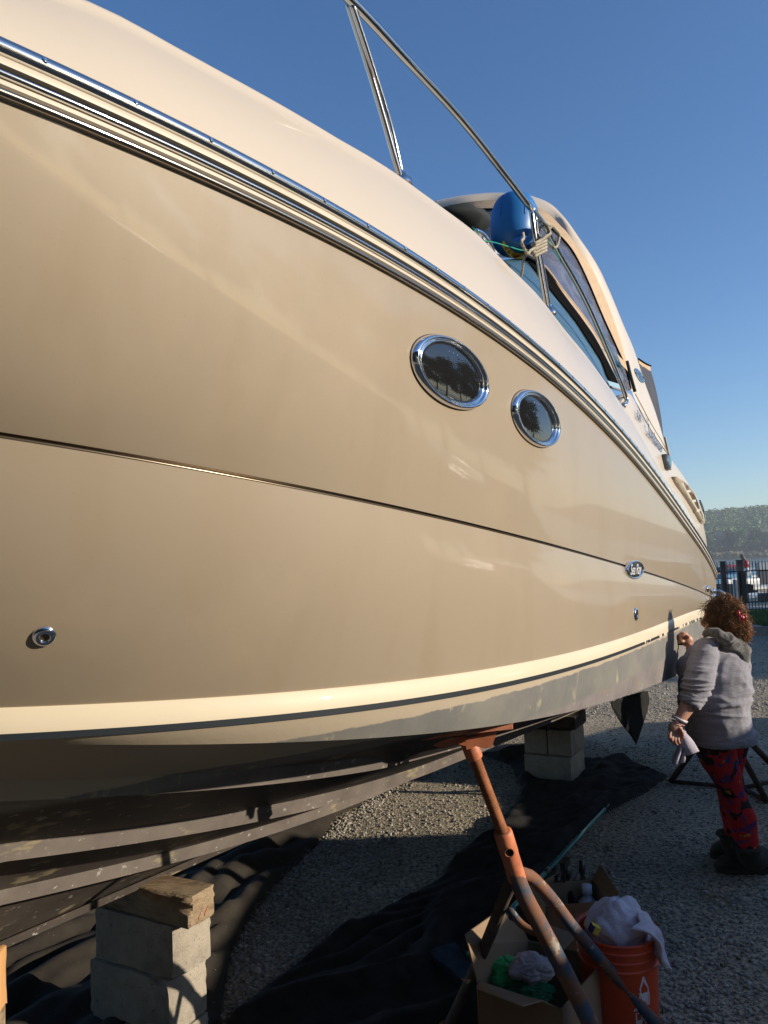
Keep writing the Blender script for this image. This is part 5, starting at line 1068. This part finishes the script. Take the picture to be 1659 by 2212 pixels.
for x, y, L_, m1, m2, cvm, dh, lb in ((1567, 1296, 5.2, wh, rdp, dkc, 2.6, 'white moored boat with a red stripe, nearest to the fence'), (1577, 1276, 6, wh, dkc, wh, 2.3, 'plain white moored boat second from the fence'), (1570, 1262, 6, mat('boat_grey', (.45, .47, .50), .35, coat=.3), dkc, blc, 2.3, 'pale grey moored boat with a light blue cover'),
                          (1590, 1249, 6, wh, blc, blc, 2.4, 'white moored boat with a blue stripe and blue cover'), (1566, 1240, 7, wh, rdp, dkc, 2.2, 'white cabin boat with a dark cover, under the far shore'), (1582, 1232, 7, mat('boat_cream', (.6, .56, .5), .35, coat=.3), dkc, rdp, 2.0, 'cream moored boat with a red cover, furthest along the pier')):
    q = G(x, y, -.4); small_boat((q[0], q[1], WZ), hd + dh, L_, m1, m2, lb, None, cvm)
p1_ = G(1652, 1262, -.35); pd = root('power_pedestal', p1_, 'grey power pedestal with a pale top standing on the pier', 'pedestal'); V, F = abox(p1_[0] - .35, p1_[0] + .35, p1_[1] - .2, p1_[1] + .2, -.35, .55); mk('pedestal_body', V, F, mat('pedestal_grey', (.10, .11, .12), .6), pd, False); V, F = abox(p1_[0] - .42, p1_[0] + .42, p1_[1] - .25, p1_[1] + .25, .55, 1.05); mk('pedestal_top', V, F, mat('pedestal_pale', (.34, .38, .42), .5), pd, False)
p1_ = G(1656, 1300, -.35); V, F = abox(p1_[0] - .28, p1_[0] + .28, p1_[1] - .2, p1_[1] + .2, -.34, .02); o = tag(mk('dock_bin', V, F, mat('bin_black', (.02, .02, .022), .5), None, False, base=p1_), 'low black bin on the pier close behind the fence', 'bin'); addmod(o, 'BEVEL', width=.03, segments=2)
watm = mat('river_water', (.05, .075, .09), .12, spec=.6, noise=(.02, (.07, .095, .11), .4, .6), bump=((1.2, .35, .25, 3), (.25, .3, .6, 2)))
mk('water', [(-700, 24.3, WZ), (900, 24.3, WZ), (900, 1400, WZ), (-700, 1400, WZ)], [(0, 1, 2, 3)], watm, None, False, base=(0, 200, WZ))['kind'] = 'structure'
mk('river_bank', [(-500, 24.3, .0), (500, 24.3, .0), (500, 25.2, -1.3), (-500, 25.2, -1.3)], [(0, 1, 2, 3)], curbm, None, False, base=(0, 24.3, 0))['kind'] = 'structure'
# ------------------------------------------------------------------ far shore
xs, ys = np.linspace(-250, 600, 90), np.linspace(398, 760, 40)
def hz(x, y): t_ = np.clip((y - 402) / 150, 0, 1); return -1.3 + 1.2 * min(1, (y - 398) / 5) + (13 + 10 * mnoise.noise(Vector((x * .006 + 3, y * .004, 0))) + .045 * (x - 190)) * (t_ * t_ * (3 - 2 * t_))
V, F = grid([[(x, y, hz(x, y)) for x in xs] for y in ys]); mk('far_hill', V, F, mat('forest_floor', (.05, .055, .03), .9, noise=(.05, (.08, .07, .04), .4, .6)), None, True, base=(190, 500, 0))['kind'] = 'structure'
bank = mat('reed_bank', (.34, .28, .17), .9, noise=(.3, (.22, .19, .10), .4, .6))
def clumps(name, P, s0, s1, m, seed, leafs=60, k=.16, flat=.8):
    r_ = np.random.default_rng(seed); n = len(P); s_ = s0 + (s1 - s0) * r_.random(n); c = np.repeat(P, leafs, 0); S = np.repeat(s_, leafs)[:, None]
    d = r_.normal(0, 1, (len(c), 3)); d /= np.linalg.norm(d, axis=1)[:, None]; c = c + d * S * np.array([1, 1, flat]) * (.55 + .45 * r_.random((len(c), 1)))
    a = r_.normal(0, 1, (len(c), 3)); a /= np.linalg.norm(a, axis=1)[:, None]; b_ = np.cross(a, d); b_ /= np.linalg.norm(b_, axis=1)[:, None]; q = S * k * (.7 + .6 * r_.random((len(c), 1)))
    V = np.stack([c - a * q, c + b_ * q, c + a * q, c - b_ * q], 1).reshape(-1, 3); me = bpy.data.meshes.new(name); me.from_pydata(V.tolist(), [], np.arange(len(V)).reshape(-1, 4).tolist()); me.materials.append(m); o = bpy.data.objects.new(name, me); COL.objects.link(o); o['kind'] = 'stuff'; return o
r_ = np.random.default_rng(4); n = 1100; X = 90 + 220 * r_.random(n); Y = 425 + 190 * r_.random(n); P = np.array([[x, y, hz(x, y) + 8] for x, y in zip(X, Y)])
clumps('hillside_wood', P, 4, 7, leafm('leaves_far', (.15, .21, .065), (.08, .125, .045)), 8, 200, .105, 1.1)
P = np.array([[x, 399.5 + r_.normal(0, 1), .3 + r_.random() * 1.6] for x in np.linspace(110, 260, 150)]); clumps('shore_reeds', P, 1.2, 2.2, bank, 9, 60, .22)
fl_ = ['pale barked', 'yellow green', 'dark green', 'olive green', 'thin crowned', 'round crowned']
lf1b = leafm('leaves_shore_green', (.16, .24, .06), (.09, .15, .05)); lf2b = leafm('leaves_shore_dark', (.06, .10, .04), (.04, .07, .03)); lf3b = leafm('leaves_shore_yellow', (.32, .32, .10), (.2, .22, .07))
fm = [lf1, lf3, lf2, lf1, lf3, lf2]; tp = []
for k in range(3): tp.append(make_tree('shore_tree', (160 + 6 * k, 404, -.2), 14.5, 4.6, (lf1b, lf3b, lf2b)[k], 40 + k, 4200, .38, 'x', 'trees along the far shore', .42))
pal = mat('pale_bark', (.34, .31, .26), .9); tp[1].children[0].data.materials[0] = pal
pcount = {}
names_ = ['light green', 'yellow green pale barked', 'dark green']
for k in range(16):
    x = 164 + 4.4 * k + r_.normal(0, 1); y = 404 + 6 * r_.random(); s_ = .85 + .3 * r_.random(); j = k % 3; px = 829.5 + 1620 * x / y; lb = '%s tree on the far shore, number %d of the row from the left' % (names_[j], k + 1)
    if k < 3: o = tp[k]; o.location = (x, y, -.3); o.scale = (s_,) * 3; o['label'] = lb; j = k
    else: o = copy_tree(tp[j], (x, y, -.3), k * 1.3, s_, lb)
    vis = 1515 < px < 1665
    side_ = 0 if vis else (-1 if px <= 1515 else 1); pcount[(j, side_)] = pcount.get((j, side_), 0) + 1; nth = ['first', 'second', 'third', 'fourth', 'fifth', 'sixth', 'seventh'][min(6, pcount[(j, side_)] - 1)]
    o['label'] = '%s far shore tree, %s' % (names_[j], ('%s of its colour above the fence' % nth) if vis else ('%s hidden behind the yacht' % nth if side_ < 0 else '%s past the right picture edge' % nth))
# ------------------------------------------------------------------ woman cleaning the hull
person = root('person', G(1600, 1888), 'woman in a grey hooded top and red patterned leggings reaching up to rub the hull', 'person')
skin = mat('skin', (.50, .27, .18), .5, noise=(20, (.43, .21, .14), .4, .65), bump=(90, .15, .001, 3))
skin.node_tree.nodes['Principled BSDF'].inputs['Subsurface Weight'].default_value = .08
fab = mat('heather_grey_fleece', (.29, .275, .31), .95, sheen=.35, noise=(200, (.22, .215, .235), .4, .6, 2), bump=((500, .3, .001, 2), (9, .6, .012, 3, (1, 1, 3.5)), (24, .35, .006, 3, (.6, .6, 2.2))))
fab2 = mat('sleeve_fleece', (.24, .235, .24), .95, sheen=.3, noise=(200, (.185, .18, .19), .4, .6, 2), bump=((500, .3, .001, 2), (16, .8, .014, 3, (1, 1, 2.6))))
hoodm = mat('dark_heather_hood', (.10, .095, .09), .95, sheen=.3, noise=(120, (.17, .16, .15), .45, .6, 2), bump=((160, .6, .002, 2), (14, .5, .01, 3)))
leg_m = mat('red_leaf_leggings', (.42, .012, .016), .75, noise=(10, (.012, .010, .014), .535, .55, 2.5), stops=[(13, (.10, .018, .10), .60, .61, 2), (17, (.03, .04, .13), .635, .645, 2), (15, (.50, .16, .02), .665, .67, 2)])
bootm = mat('dark_suede_boot', (.022, .022, .020), .85, noise=(20, (.035, .034, .028), .4, .65), bump=(60, .5, .003, 3)); solem = mat('boot_sole', (.03, .03, .028), .8)
hairm = mat('auburn_hair', (.24, .085, .025), .6, noise=(22, (.06, .03, .015), .38, .62, 4), stops=[(9, (.34, .15, .045), .55, .75, 3)], bump=(60, .8, .004, 4))
hair2 = mat('brown_hair', (.085, .048, .026), .62, noise=(30, (.16, .085, .035), .45, .65), bump=(60, .8, .004, 4))
def W(x, y, d): return D(x, y, d)
pxm = 4.0 / 1620
def ringloft(rs, seg=28, pw=2.3, thin=1.):
    """rs: (x, y, depth, half width px, half depth m[, tilt deg])"""
    n = 6; A = np.array([list(r_) + [0] * (6 - len(r_)) for r_ in rs], float); k = len(A); t_ = np.arange(k); tt = np.linspace(0, k - 1, (k - 1) * n + 1); S = spline(np.c_[A, np.zeros(k)][:, :6], 2) if False else None
    Q = np.array([[np.interp(q, t_, A[:, c]) for c in range(6)] for q in tt])
    for _ in range(2): Q[1:-1] = (Q[:-2] + 2 * Q[1:-1] + Q[2:]) / 4
    Q[:, 3] *= thin; C_ = np.array([W(a[0], a[1], a[2]) for a in Q]); T = np.gradient(C_, axis=0); T /= np.linalg.norm(T, axis=1)[:, None]; rows = []
    for c, a, tg in zip(C_, Q, T):
        X = np.cross(tg, np.array([0, 1., 0])); X /= np.linalg.norm(X)
        if X[0] < 0: X = -X
        Yv = np.cross(tg, X); Yv /= np.linalg.norm(Yv)
        if Yv[1] < 0: Yv = -Yv
        w_ = a[3] * a[2] / 1620; d_ = a[4]; row = []
        for ph in np.linspace(0, 2 * math.pi, seg, endpoint=False):
            cx_, sx_ = math.cos(ph), math.sin(ph); e = 2 / pw
            row.append(c + X * w_ * math.copysign(abs(cx_) ** e, cx_) + Yv * d_ * math.copysign(abs(sx_) ** e, sx_))
        rows.append(row)
    return grid(rows, True, True)
def body(name, parts, m, vox, smooth=4, disp=None, fold=None):
    V, F = join(parts); o = mk(name, V, F, m, person); addmod(o, 'REMESH', mode='VOXEL', voxel_size=vox, use_smooth_shade=True); addmod(o, 'SMOOTH', iterations=smooth, factor=.5)
    if disp:
        tx = bpy.data.textures.new(name, 'CLOUDS'); tx.noise_scale = disp[0]; md = addmod(o, 'DISPLACE', strength=disp[1], mid_level=.5); md.texture = tx; md.texture_coords = 'LOCAL'
    dg = bpy.context.evaluated_depsgraph_get(); me = bpy.data.meshes.new_from_object(o.evaluated_get(dg)); o.modifiers.clear(); o.data = me
    if fold:
        nn_ = [v.normal.copy() for v in me.vertices]; w_ = wloc(person)
        for v, n_ in zip(me.vertices, nn_): v.co += n_ * fold(v.co + w_)
    me.materials.clear(); me.materials.append(m); me.polygons.foreach_set('use_smooth', [True] * len(me.polygons))
    return o
def ridge(p, sx, sz, seed, w_=1.0): a = mnoise.noise(Vector((p.x * sx + seed, p.y * sx, p.z * sz))) ; return 1 - min(1, abs(a) * 3.2 / w_)
def finger(pts, r_): return tube(spline(pts, 12), [r_, r_ * .95, r_ * .9, r_ * .72], 10)
# --- body: head, neck, torso core, both arms and hands, one surface
hc = W(1562, 1338, 4.02); fdir = np.array([-.80, .55, -.05]); fdir /= np.linalg.norm(fdir); hup = np.array([-.10, .05, 1.]); hup = hup - fdir * (hup @ fdir); hup /= np.linalg.norm(hup); hs_ = np.cross(fdir, hup)
P = [ellips(hc, fdir * .095, hs_ * .076, hup * .115, 28, 20), ellips(hc + fdir * .045 - hup * .05, fdir * .055, hs_ * .055, hup * .06, 24, 16), ellips(hc + fdir * .098 - hup * .012, fdir * .018, hs_ * .013, hup * .024, 14, 10), ellips(hc + fdir * .088 - hup * .052, fdir * .014, hs_ * .024, hup * .010, 14, 10), ellips(hc + fdir * .078 - hup * .088, fdir * .02, hs_ * .022, hup * .016, 14, 10)]
for s_ in (1, -1): P.append(ellips(hc + hs_ * .078 * s_ - hup * .012 - fdir * .005, fdir * .018, hs_ * .008, hup * .032, 14, 10)); P.append(ellips(hc + fdir * .083 + hs_ * .032 * s_ + hup * .012, fdir * .012, hs_ * .017, hup * .009, 12, 8))
P.append(tube(spline([hc - hup * .06, hc - hup * .12 - fdir * .01, W(1562, 1395, 4.02), W(1556, 1450, 4.02), W(1550, 1560, 4.03)], 12), [.055, .056, .08, .11, .11], 20))
# near arm (hangs down)
P.append(tube(spline([W(1522, 1402, 3.92), W(1512, 1450, 3.86), W(1500, 1490, 3.82), W(1485, 1525, 3.80), W(1467, 1556, 3.78)], 20), [.055, .05, .045, .040, .027], 18))
hw_ = W(1463, 1569, 3.775)
P.append(ellips(W(1459, 1575, 3.77), CR * .034 + CU * .01, CF * .017, CU * .040 - CR * .012, 20, 14))
for a, b_, c, d in (((1450,1580),(1446,1590),(1449,1600),(1455,1603)), ((1455,1586),(1451,1597),(1455,1606),(1461,1606)), ((1460,1589),(1458,1600),(1462,1608),(1467,1606)), ((1466,1589),(1465,1599),(1468,1605),(1472,1602))):
    P.append(finger([W(*a, 3.765), W(*b_, 3.755), W(*c, 3.765), W(*d, 3.785)], .0078))
P.append(finger([W(1467, 1572, 3.76), W(1473, 1580, 3.75), W(1475, 1589, 3.755), W(1471, 1596, 3.765)], .0092))
# far arm (reaches to the hull)
P.append(tube(spline([W(1585, 1398, 4.10), W(1548, 1425, 4.12), W(1515, 1432, 4.14), W(1500, 1415, 4.20), W(1491, 1399, 4.26)], 20), [.055, .048, .044, .036, .026], 18))
P.append(ellips(W(1484, 1384, 4.27), CR * .034 - CU * .010, CF * .022, CU * .033 + CR * .010, 20, 14))
for a, b_, c, d in (((1484,1371),(1476,1367),(1469,1369),(1465,1374)), ((1481,1375),(1473,1372),(1467,1375),(1464,1379)), ((1479,1380),(1471,1379),(1466,1382),(1464,1385)), ((1479,1386),(1473,1386),(1468,1388),(1466,1390))):
    P.append(finger([W(*a, 4.265), W(*b_, 4.25), W(*c, 4.255), W(*d, 4.265)], .0082))
P.append(finger([W(1488, 1376, 4.25), W(1480, 1370, 4.23), W(1472, 1374, 4.23), W(1467, 1380, 4.24)], .0095))
body('body', P, skin, .0034, 2)
# eyes
for s_ in (1, -1):
    q = hc + fdir * .088 + hs_ * .031 * s_ + hup * .010; V, F = ellips(q, fdir * .009, hs_ * .013, hup * .0075, 14, 10); mk('eye', V, F, mat('eye_white', (.6, .58, .55), .2) if s_ == 1 else bpy.data.materials['eye_white'], person)
# --- top
tor = ringloft([(1560,1381,4.02,22,.07),(1560,1388,4.02,40,.10),(1561,1398,4.02,52,.13),(1558,1415,4.02,60,.155),(1548,1440,4.01,72,.17),(1545,1462,4.01,76,.178),(1545,1490,4.01,74,.178),(1543,1515,4.01,71,.178),(1545,1540,4.02,68,.182),(1551,1565,4.03,69,.188),(1555,1585,4.03,67,.188),(1556,1597,4.03,66,.186)], thin=.93)
sl1 = ringloft([(1530,1393,3.95,16,.06),(1524,1400,3.93,24,.07),(1520,1415,3.90,28,.072),(1516,1440,3.87,30,.072),(1510,1465,3.84,30,.070),(1504,1487,3.82,29,.066),(1497,1503,3.81,25,.060),(1491,1516,3.80,21.5,.053),(1489,1520,3.80,21,.052)], thin=.94)
sl2 = tube(spline([W(1590, 1396, 4.10), W(1550, 1424, 4.12), W(1515, 1432, 4.14), W(1501, 1420, 4.19), W(1497, 1412, 4.21)], 18), [.08, .068, .060, .050, .042], 20)
bust = ellips(W(1490, 1444, 4.02), CR * .062, CF * .10, CU * .075, 20, 14)
sa, sb = Vector(W(1524, 1400, 3.93)), Vector(W(1491, 1518, 3.80))
def topfold(p):
    t_ = (p - sa).dot(sb - sa) / (sb - sa).length_squared; ds = (p - (sa + (sb - sa) * t_)).length; onarm = max(0, min(1, (.105 - ds) / .02)) * (1 if -.1 < t_ < 1.1 else 0)
    arm = onarm * (.003 + .013 * max(0, min(1, (t_ - .38) / .3))) * (ridge(p, 5, 34, 2, 1.4) - .35); zz = p.z
    waist = math.exp(-((zz - .98) / .07) ** 2); tor_ = (1 - onarm) * ((.002 + .012 * waist) * (ridge(p, 3.2, 24, 7, 1.2) - .3) + .006 * (ridge(p, 7, 9, 11) - .3))
    return arm + tor_
body('hooded_top', [tor, sl1, sl2, bust], fab, .0055, 5, (.12, .014), topfold)
cu_ = ringloft([(1496,1505,3.808,26,.062),(1491,1516,3.802,23,.0565),(1488,1523,3.80,22,.054)], 28); body('sleeve_cuff', [cu_], fab2, .0045, 2, (.05, .006), lambda p: .006 * (ridge(p, 6, 40, 5) - .3))
hem = ringloft([(1554,1583,4.03,69,.193),(1556,1592,4.03,68.5,.193),(1557,1600,4.03,67.5,.191)]); body('hem_band', [hem], fab2, .007, 2, (.06, .006))
# hood: folded cowl hanging down the back
hp1 = [W(1521,1374,3.93), W(1530,1366,3.90), W(1546,1366,3.87), W(1566,1376,3.86), W(1590,1390,3.90), W(1608,1402,3.98), W(1612,1410,4.08)]
P = [tube(spline(hp1, 20), [.014, .022, .028, .03, .03, .026, .02], 14)]
P.append(ellips(W(1594, 1414, 3.93), CR * .062 - CU * .04, CF * .055, CU * .062 + CR * .03, 24, 18)); P.append(ellips(W(1603, 1434, 3.94), CR * .034 - CU * .006, CF * .045, CU * .032, 20, 14)); P.append(ellips(W(1578, 1396, 3.92), CR * .06 - CU * .02, CF * .05, CU * .035 + CR * .01, 20, 14))
body('hood', P, hoodm, .0055, 3, (.07, .016), lambda p: .012 * (ridge(p, 12, 12, 3, 1.3) - .35))
# --- leggings
lg1 = ringloft([(1544,1570,4.02,50,.15),(1541,1596,4.02,42,.13),(1543,1612,4.02,39,.115),(1551,1640,4.04,35.5,.105),(1562,1665,4.05,31,.092),(1573,1690,4.07,26,.078),(1580,1712,4.09,24.5,.070),(1591,1738,4.10,27,.068),(1600,1762,4.11,29,.068),(1606,1790,4.12,27,.062),(1611,1812,4.13,24.5,.056),(1613,1826,4.14,23,.052)])
lg2 = ringloft([(1570,1570,4.16,44,.13),(1580,1600,4.17,30,.11),(1574,1640,4.19,27,.10),(1571,1680,4.21,23,.08),(1573,1715,4.23,20,.065),(1580,1750,4.26,21,.062),(1586,1790,4.29,20,.055),(1590,1812,4.30,18,.05)])
body('leggings', [lg1, lg2], leg_m, .0075, 4, (.12, .012))
# --- boots (lofted along the foot: toe left)
def footboot(name, heel, toe, gz, sh, w_=.052, shaft=None):
    heel, toe = np.array(heel), np.array(toe); ax_ = toe - heel; L_ = np.linalg.norm(ax_[:2]); f = np.array([ax_[0], ax_[1], 0]) / L_; s_ = np.array([-f[1], f[0], 0]); b = np.array([heel[0], heel[1], 0.]); o = root(name, (0, 0, 0), None, None); o.parent = person; o.location = Vector(b) - wloc(person)
    rows = []
    for t_, hh_, ww in ((-.02, .05, .5), (.02, .10, .85), (.12, .13, .95), (.3, .135, .95), (.45, .115, .95), (.6, .092, 1.08), (.78, .078, 1.12), (.92, .062, .95), (1.0, .04, .6)):
        c = b + f * t_ * L_; rows.append([c + s_ * w_ * ww * math.copysign(abs(math.cos(a)) ** .75, math.cos(a)) + ZA * (.022 + (hh_ - .02) * (.5 + .5 * math.copysign(abs(math.sin(a)) ** .8, math.sin(a)))) for a in np.linspace(0, 2 * math.pi, 20, endpoint=False)])
    V, F = grid(rows, True, True); parts = [(V, F)]
    parts.append(tube(spline([b + f * L_ * .16 + ZA * .08] + shaft, 10), [.060, .058, .060, .064], 18)); parts.append(tube([shaft[-1] - ZA * .008 + CR * .066 * math.cos(a) + CF * .062 * math.sin(a) for a in np.linspace(0, 2 * math.pi, 25)], .013, 8))
    V, F = join(parts); q = mk('boot_upper', V, F, bootm, o); addmod(q, 'REMESH', mode='VOXEL', voxel_size=.007, use_smooth_shade=True); addmod(q, 'SMOOTH', iterations=3)
    rows = [[b + f * t_ * L_ + s_ * w_ * 1.08 * ww * sg + ZA * z for sg, z in ((-1, .004), (1, .004), (1, .03), (-1, .03))] for t_, ww in ((-.04, .7), (.05, .95), (.3, .95), (.5, .95), (.75, 1.1), (.93, .95), (1.03, .55))]
    V, F = grid(rows, True, True); mk('boot_sole', V, F, solem, o, False)
footboot('boot', G(1668, 1884), G(1549, 1880), 0, None, .056, [W(1620, 1850, 4.15), W(1612, 1826, 4.14)])
footboot('boot', G(1600, 1856), G(1536, 1850), 0, None, .050, [W(1585, 1828, 4.30), W(1578, 1800, 4.30)])
# --- hair: tousled bun with loose curls
P = [ellips(hc - fdir * .018 + hup * .018, fdir * .100, hs_ * .090, hup * .108, 30, 22, .10, 5, 1), ellips(hc - fdir * .055 - hup * .045, fdir * .08, hs_ * .085, hup * .10, 26, 18, .16, 6, 2), ellips(W(1592, 1334, 3.99), CR * .048, CF * .06, CU * .055, 24, 18, .2, 5, 3), ellips(W(1596, 1366, 4.00), CR * .045 - CU * .02, CF * .05, CU * .045, 22, 16, .25, 6, 4)]
hairbase = body('hair', P, hair2, .006, 2, (.04, .012))
r_ = np.random.default_rng(12); parts = []; parts2 = []; parts3 = []; hT = bvh([hairbase])
for k in range(2600):
    bun = k % 5 < 3
    x, y = (1587 + r_.normal(0, 13), 1345 + r_.normal(0, 24)) if bun else (1556 + r_.normal(0, 17), 1335 + r_.normal(0, 22))
    d = Vector(ray(x, y)).normalized(); p_, n__, i_, q_ = hT.ray_cast(Vector(EYEP), d)
    if p_ is None: continue
    n__ = np.array(n__); base_ = np.array(p_) + n__ * .001; tdir = np.cross(n__, np.array([0, -.3, 1.]) if r_.random() < .4 else np.array([.2, -1., .2])); tdir /= np.linalg.norm(tdir) + 1e-9; bdir = np.cross(n__, tdir); a = r_.random() * 6.28; pts = [base_]; cur = r_.normal(.0, .55); L_ = .0075 if bun else .010; tw = r_.normal(0, .35)
    for j in range(9): a += cur + r_.normal(0, .25); pts.append(pts[-1] + L_ * (math.cos(a) * tdir + math.sin(a) * bdir) + n__ * r_.normal(.0004, .0010) - ZA * .0012)
    pts = [q if hT.find_nearest(Vector(q))[0] is None or (Vector(q) - hT.find_nearest(Vector(q))[0]).dot(hT.find_nearest(Vector(q))[1]) > .0006 else np.array(hT.find_nearest(Vector(q))[0]) + np.array(hT.find_nearest(Vector(q))[1]) * .0012 for q in pts]
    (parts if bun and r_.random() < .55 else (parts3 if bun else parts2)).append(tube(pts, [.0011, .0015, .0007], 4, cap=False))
hair3 = mat('sunlit_hair', (.42, .20, .06), .55, noise=(30, (.28, .11, .03), .4, .6))  # brightest curls only on the bun: sunlight there put into the colour
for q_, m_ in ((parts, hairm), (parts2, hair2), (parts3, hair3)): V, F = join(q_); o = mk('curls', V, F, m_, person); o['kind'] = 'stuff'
clipm = mat('red_hair_clip', (.40, .01, .02), .25, coat=.5); cp = root('hair_clip', (0, 0, 0), None, None); cp.parent = person; cp.location = Vector(W(1602, 1334, 3.90)) - wloc(person)
for x, y, w__, h__ in ((1602, 1336, .018, .020), (1594, 1326, .010, .020), (1609, 1334, .009, .016)):
    V, F = ellips(W(x, y, 3.905), CR * w__, CF * .014, CU * h__, 12, 8, .2, 3, x); mk('clip_jaw', V, F, clipm, cp)
V, F = tube([W(1590, 1318, 3.91), W(1597, 1326, 3.90), W(1604, 1338, 3.895)], .004, 6, 8); mk('clip_tooth', V, F, clipm, cp)
# --- wristbands
wb = mat('white_wristband', (.62, .58, .62), .5)
def band(x, y, d, rx, ry, m, tl, nm, h_=.007):
    c = W(x, y, d); rows = [[c + (CR * math.cos(a) * rx + CU * math.cos(a) * rx * tl) + CF * ry * math.sin(a) + (CU + CR * .55) * q for a in np.linspace(0, 2 * math.pi, 24, endpoint=False)] for q in (-h_, h_)]
    V, F = grid(rows, True); o = mk(nm, V, F, m, person); addmod(o, 'SOLIDIFY', thickness=.002)
band(1468, 1553, 3.785, .036, .036, wb, -.42, 'wristband', .006); band(1465, 1561, 3.78, .031, .031, mat('pink_beads', (.35, .16, .16), .5), -.42, 'bracelet', .0025)
# --- things she holds
tow2 = mat('pale_hand_towel', (.52, .47, .53), .95, sheen=.3, noise=(20, (.42, .38, .43), .4, .6), bump=((240, .7, .003, 3), (14, .5, .01, 4)))
rows = []
for k in range(22):
    t_ = k / 21; y = 1590 + t_ * 58; xl = 1466 - 10 * t_ + 2 * math.sin(t_ * 5); xr = 1478 + 6 * t_ - 8 * max(0, t_ - .55) * 2; 
    rows.append([W(xl + (xr - xl) * s_, y + 4 * math.sin(s_ * 3 + .5) * t_, 3.79 + .022 * math.sin(s_ * 9 + t_ * 3)) for s_ in np.linspace(0, 1, 20)])
V, F = grid(rows); c0_ = W(1475, 1585, 3.79); hd_ = root('hand_towel', c0_, 'pale towel dangling from the lowered hand of the woman', 'towel'); o = mk('towel_fall', V, F, tow2, hd_); addmod(o, 'SOLIDIFY', thickness=.007)
rows = []
for k in range(18):
    t_ = k / 17; y = 1586 + t_ * 42; cx_ = 1474 + 24 * t_; w__ = 6 + 7 * math.sin(min(1, t_ * 1.6) * 1.57)
    rows.append([W(cx_ + w__ * s_ , y - s_ * 5, 3.765 - .012 * (1 - s_ * s_)) for s_ in np.linspace(-1, 1, 14)])
V, F = grid(rows); o = mk('towel_fold', V, F, tow2, hd_); addmod(o, 'SOLIDIFY', thickness=.012); V, F = ellips(W(1474, 1586, 3.78), CR * .020, CF * .02, CU * .022, 16, 12, .3, 4); mk('towel_knot', V, F, tow2, hd_)
pq = [(1463, 1372), (1466, 1386), (1465, 1394), (1478, 1394), (1474, 1386), (1468, 1376)]
V, F = join([(np.vstack([[W(x, y, 4.27) for x, y in pq], [W(x, y, 4.282) for x, y in pq]]), [tuple(range(6)), tuple(range(11, 5, -1))] + [(i, (i + 1) % 6, (i + 1) % 6 + 6, i + 6) for i in range(6)])])
tag(mk('abrasive_pad', V, F, mat('grey_pad', (.10, .11, .10), .9), None, False, base=W(1470, 1385, 4.27)), 'grey abrasive pad pinched in the raised hand of the woman against the boot stripe', 'pad')
# ------------------------------------------------------------------ haze over the river
V, F = abox(-690, 890, -290, 1390, -2.3, 60); hz_ = mk('haze', V, F, None, None, False, base=(100, 500, 0)); hz_['kind'] = 'stuff'
hm = bpy.data.materials.new('haze'); hm.use_nodes = True; t = hm.node_tree; t.nodes.remove(t.nodes['Principled BSDF']); pv = t.nodes.new('ShaderNodeVolumePrincipled'); pv.inputs['Density'].default_value = .0006; pv.inputs['Color'].default_value = (.80, .88, .97, 1); pv.inputs['Anisotropy'].default_value = .2
t.links.new(pv.outputs[0], t.nodes['Material Output'].inputs['Volume']); hz_.data.materials.clear(); hz_.data.materials.append(hm)
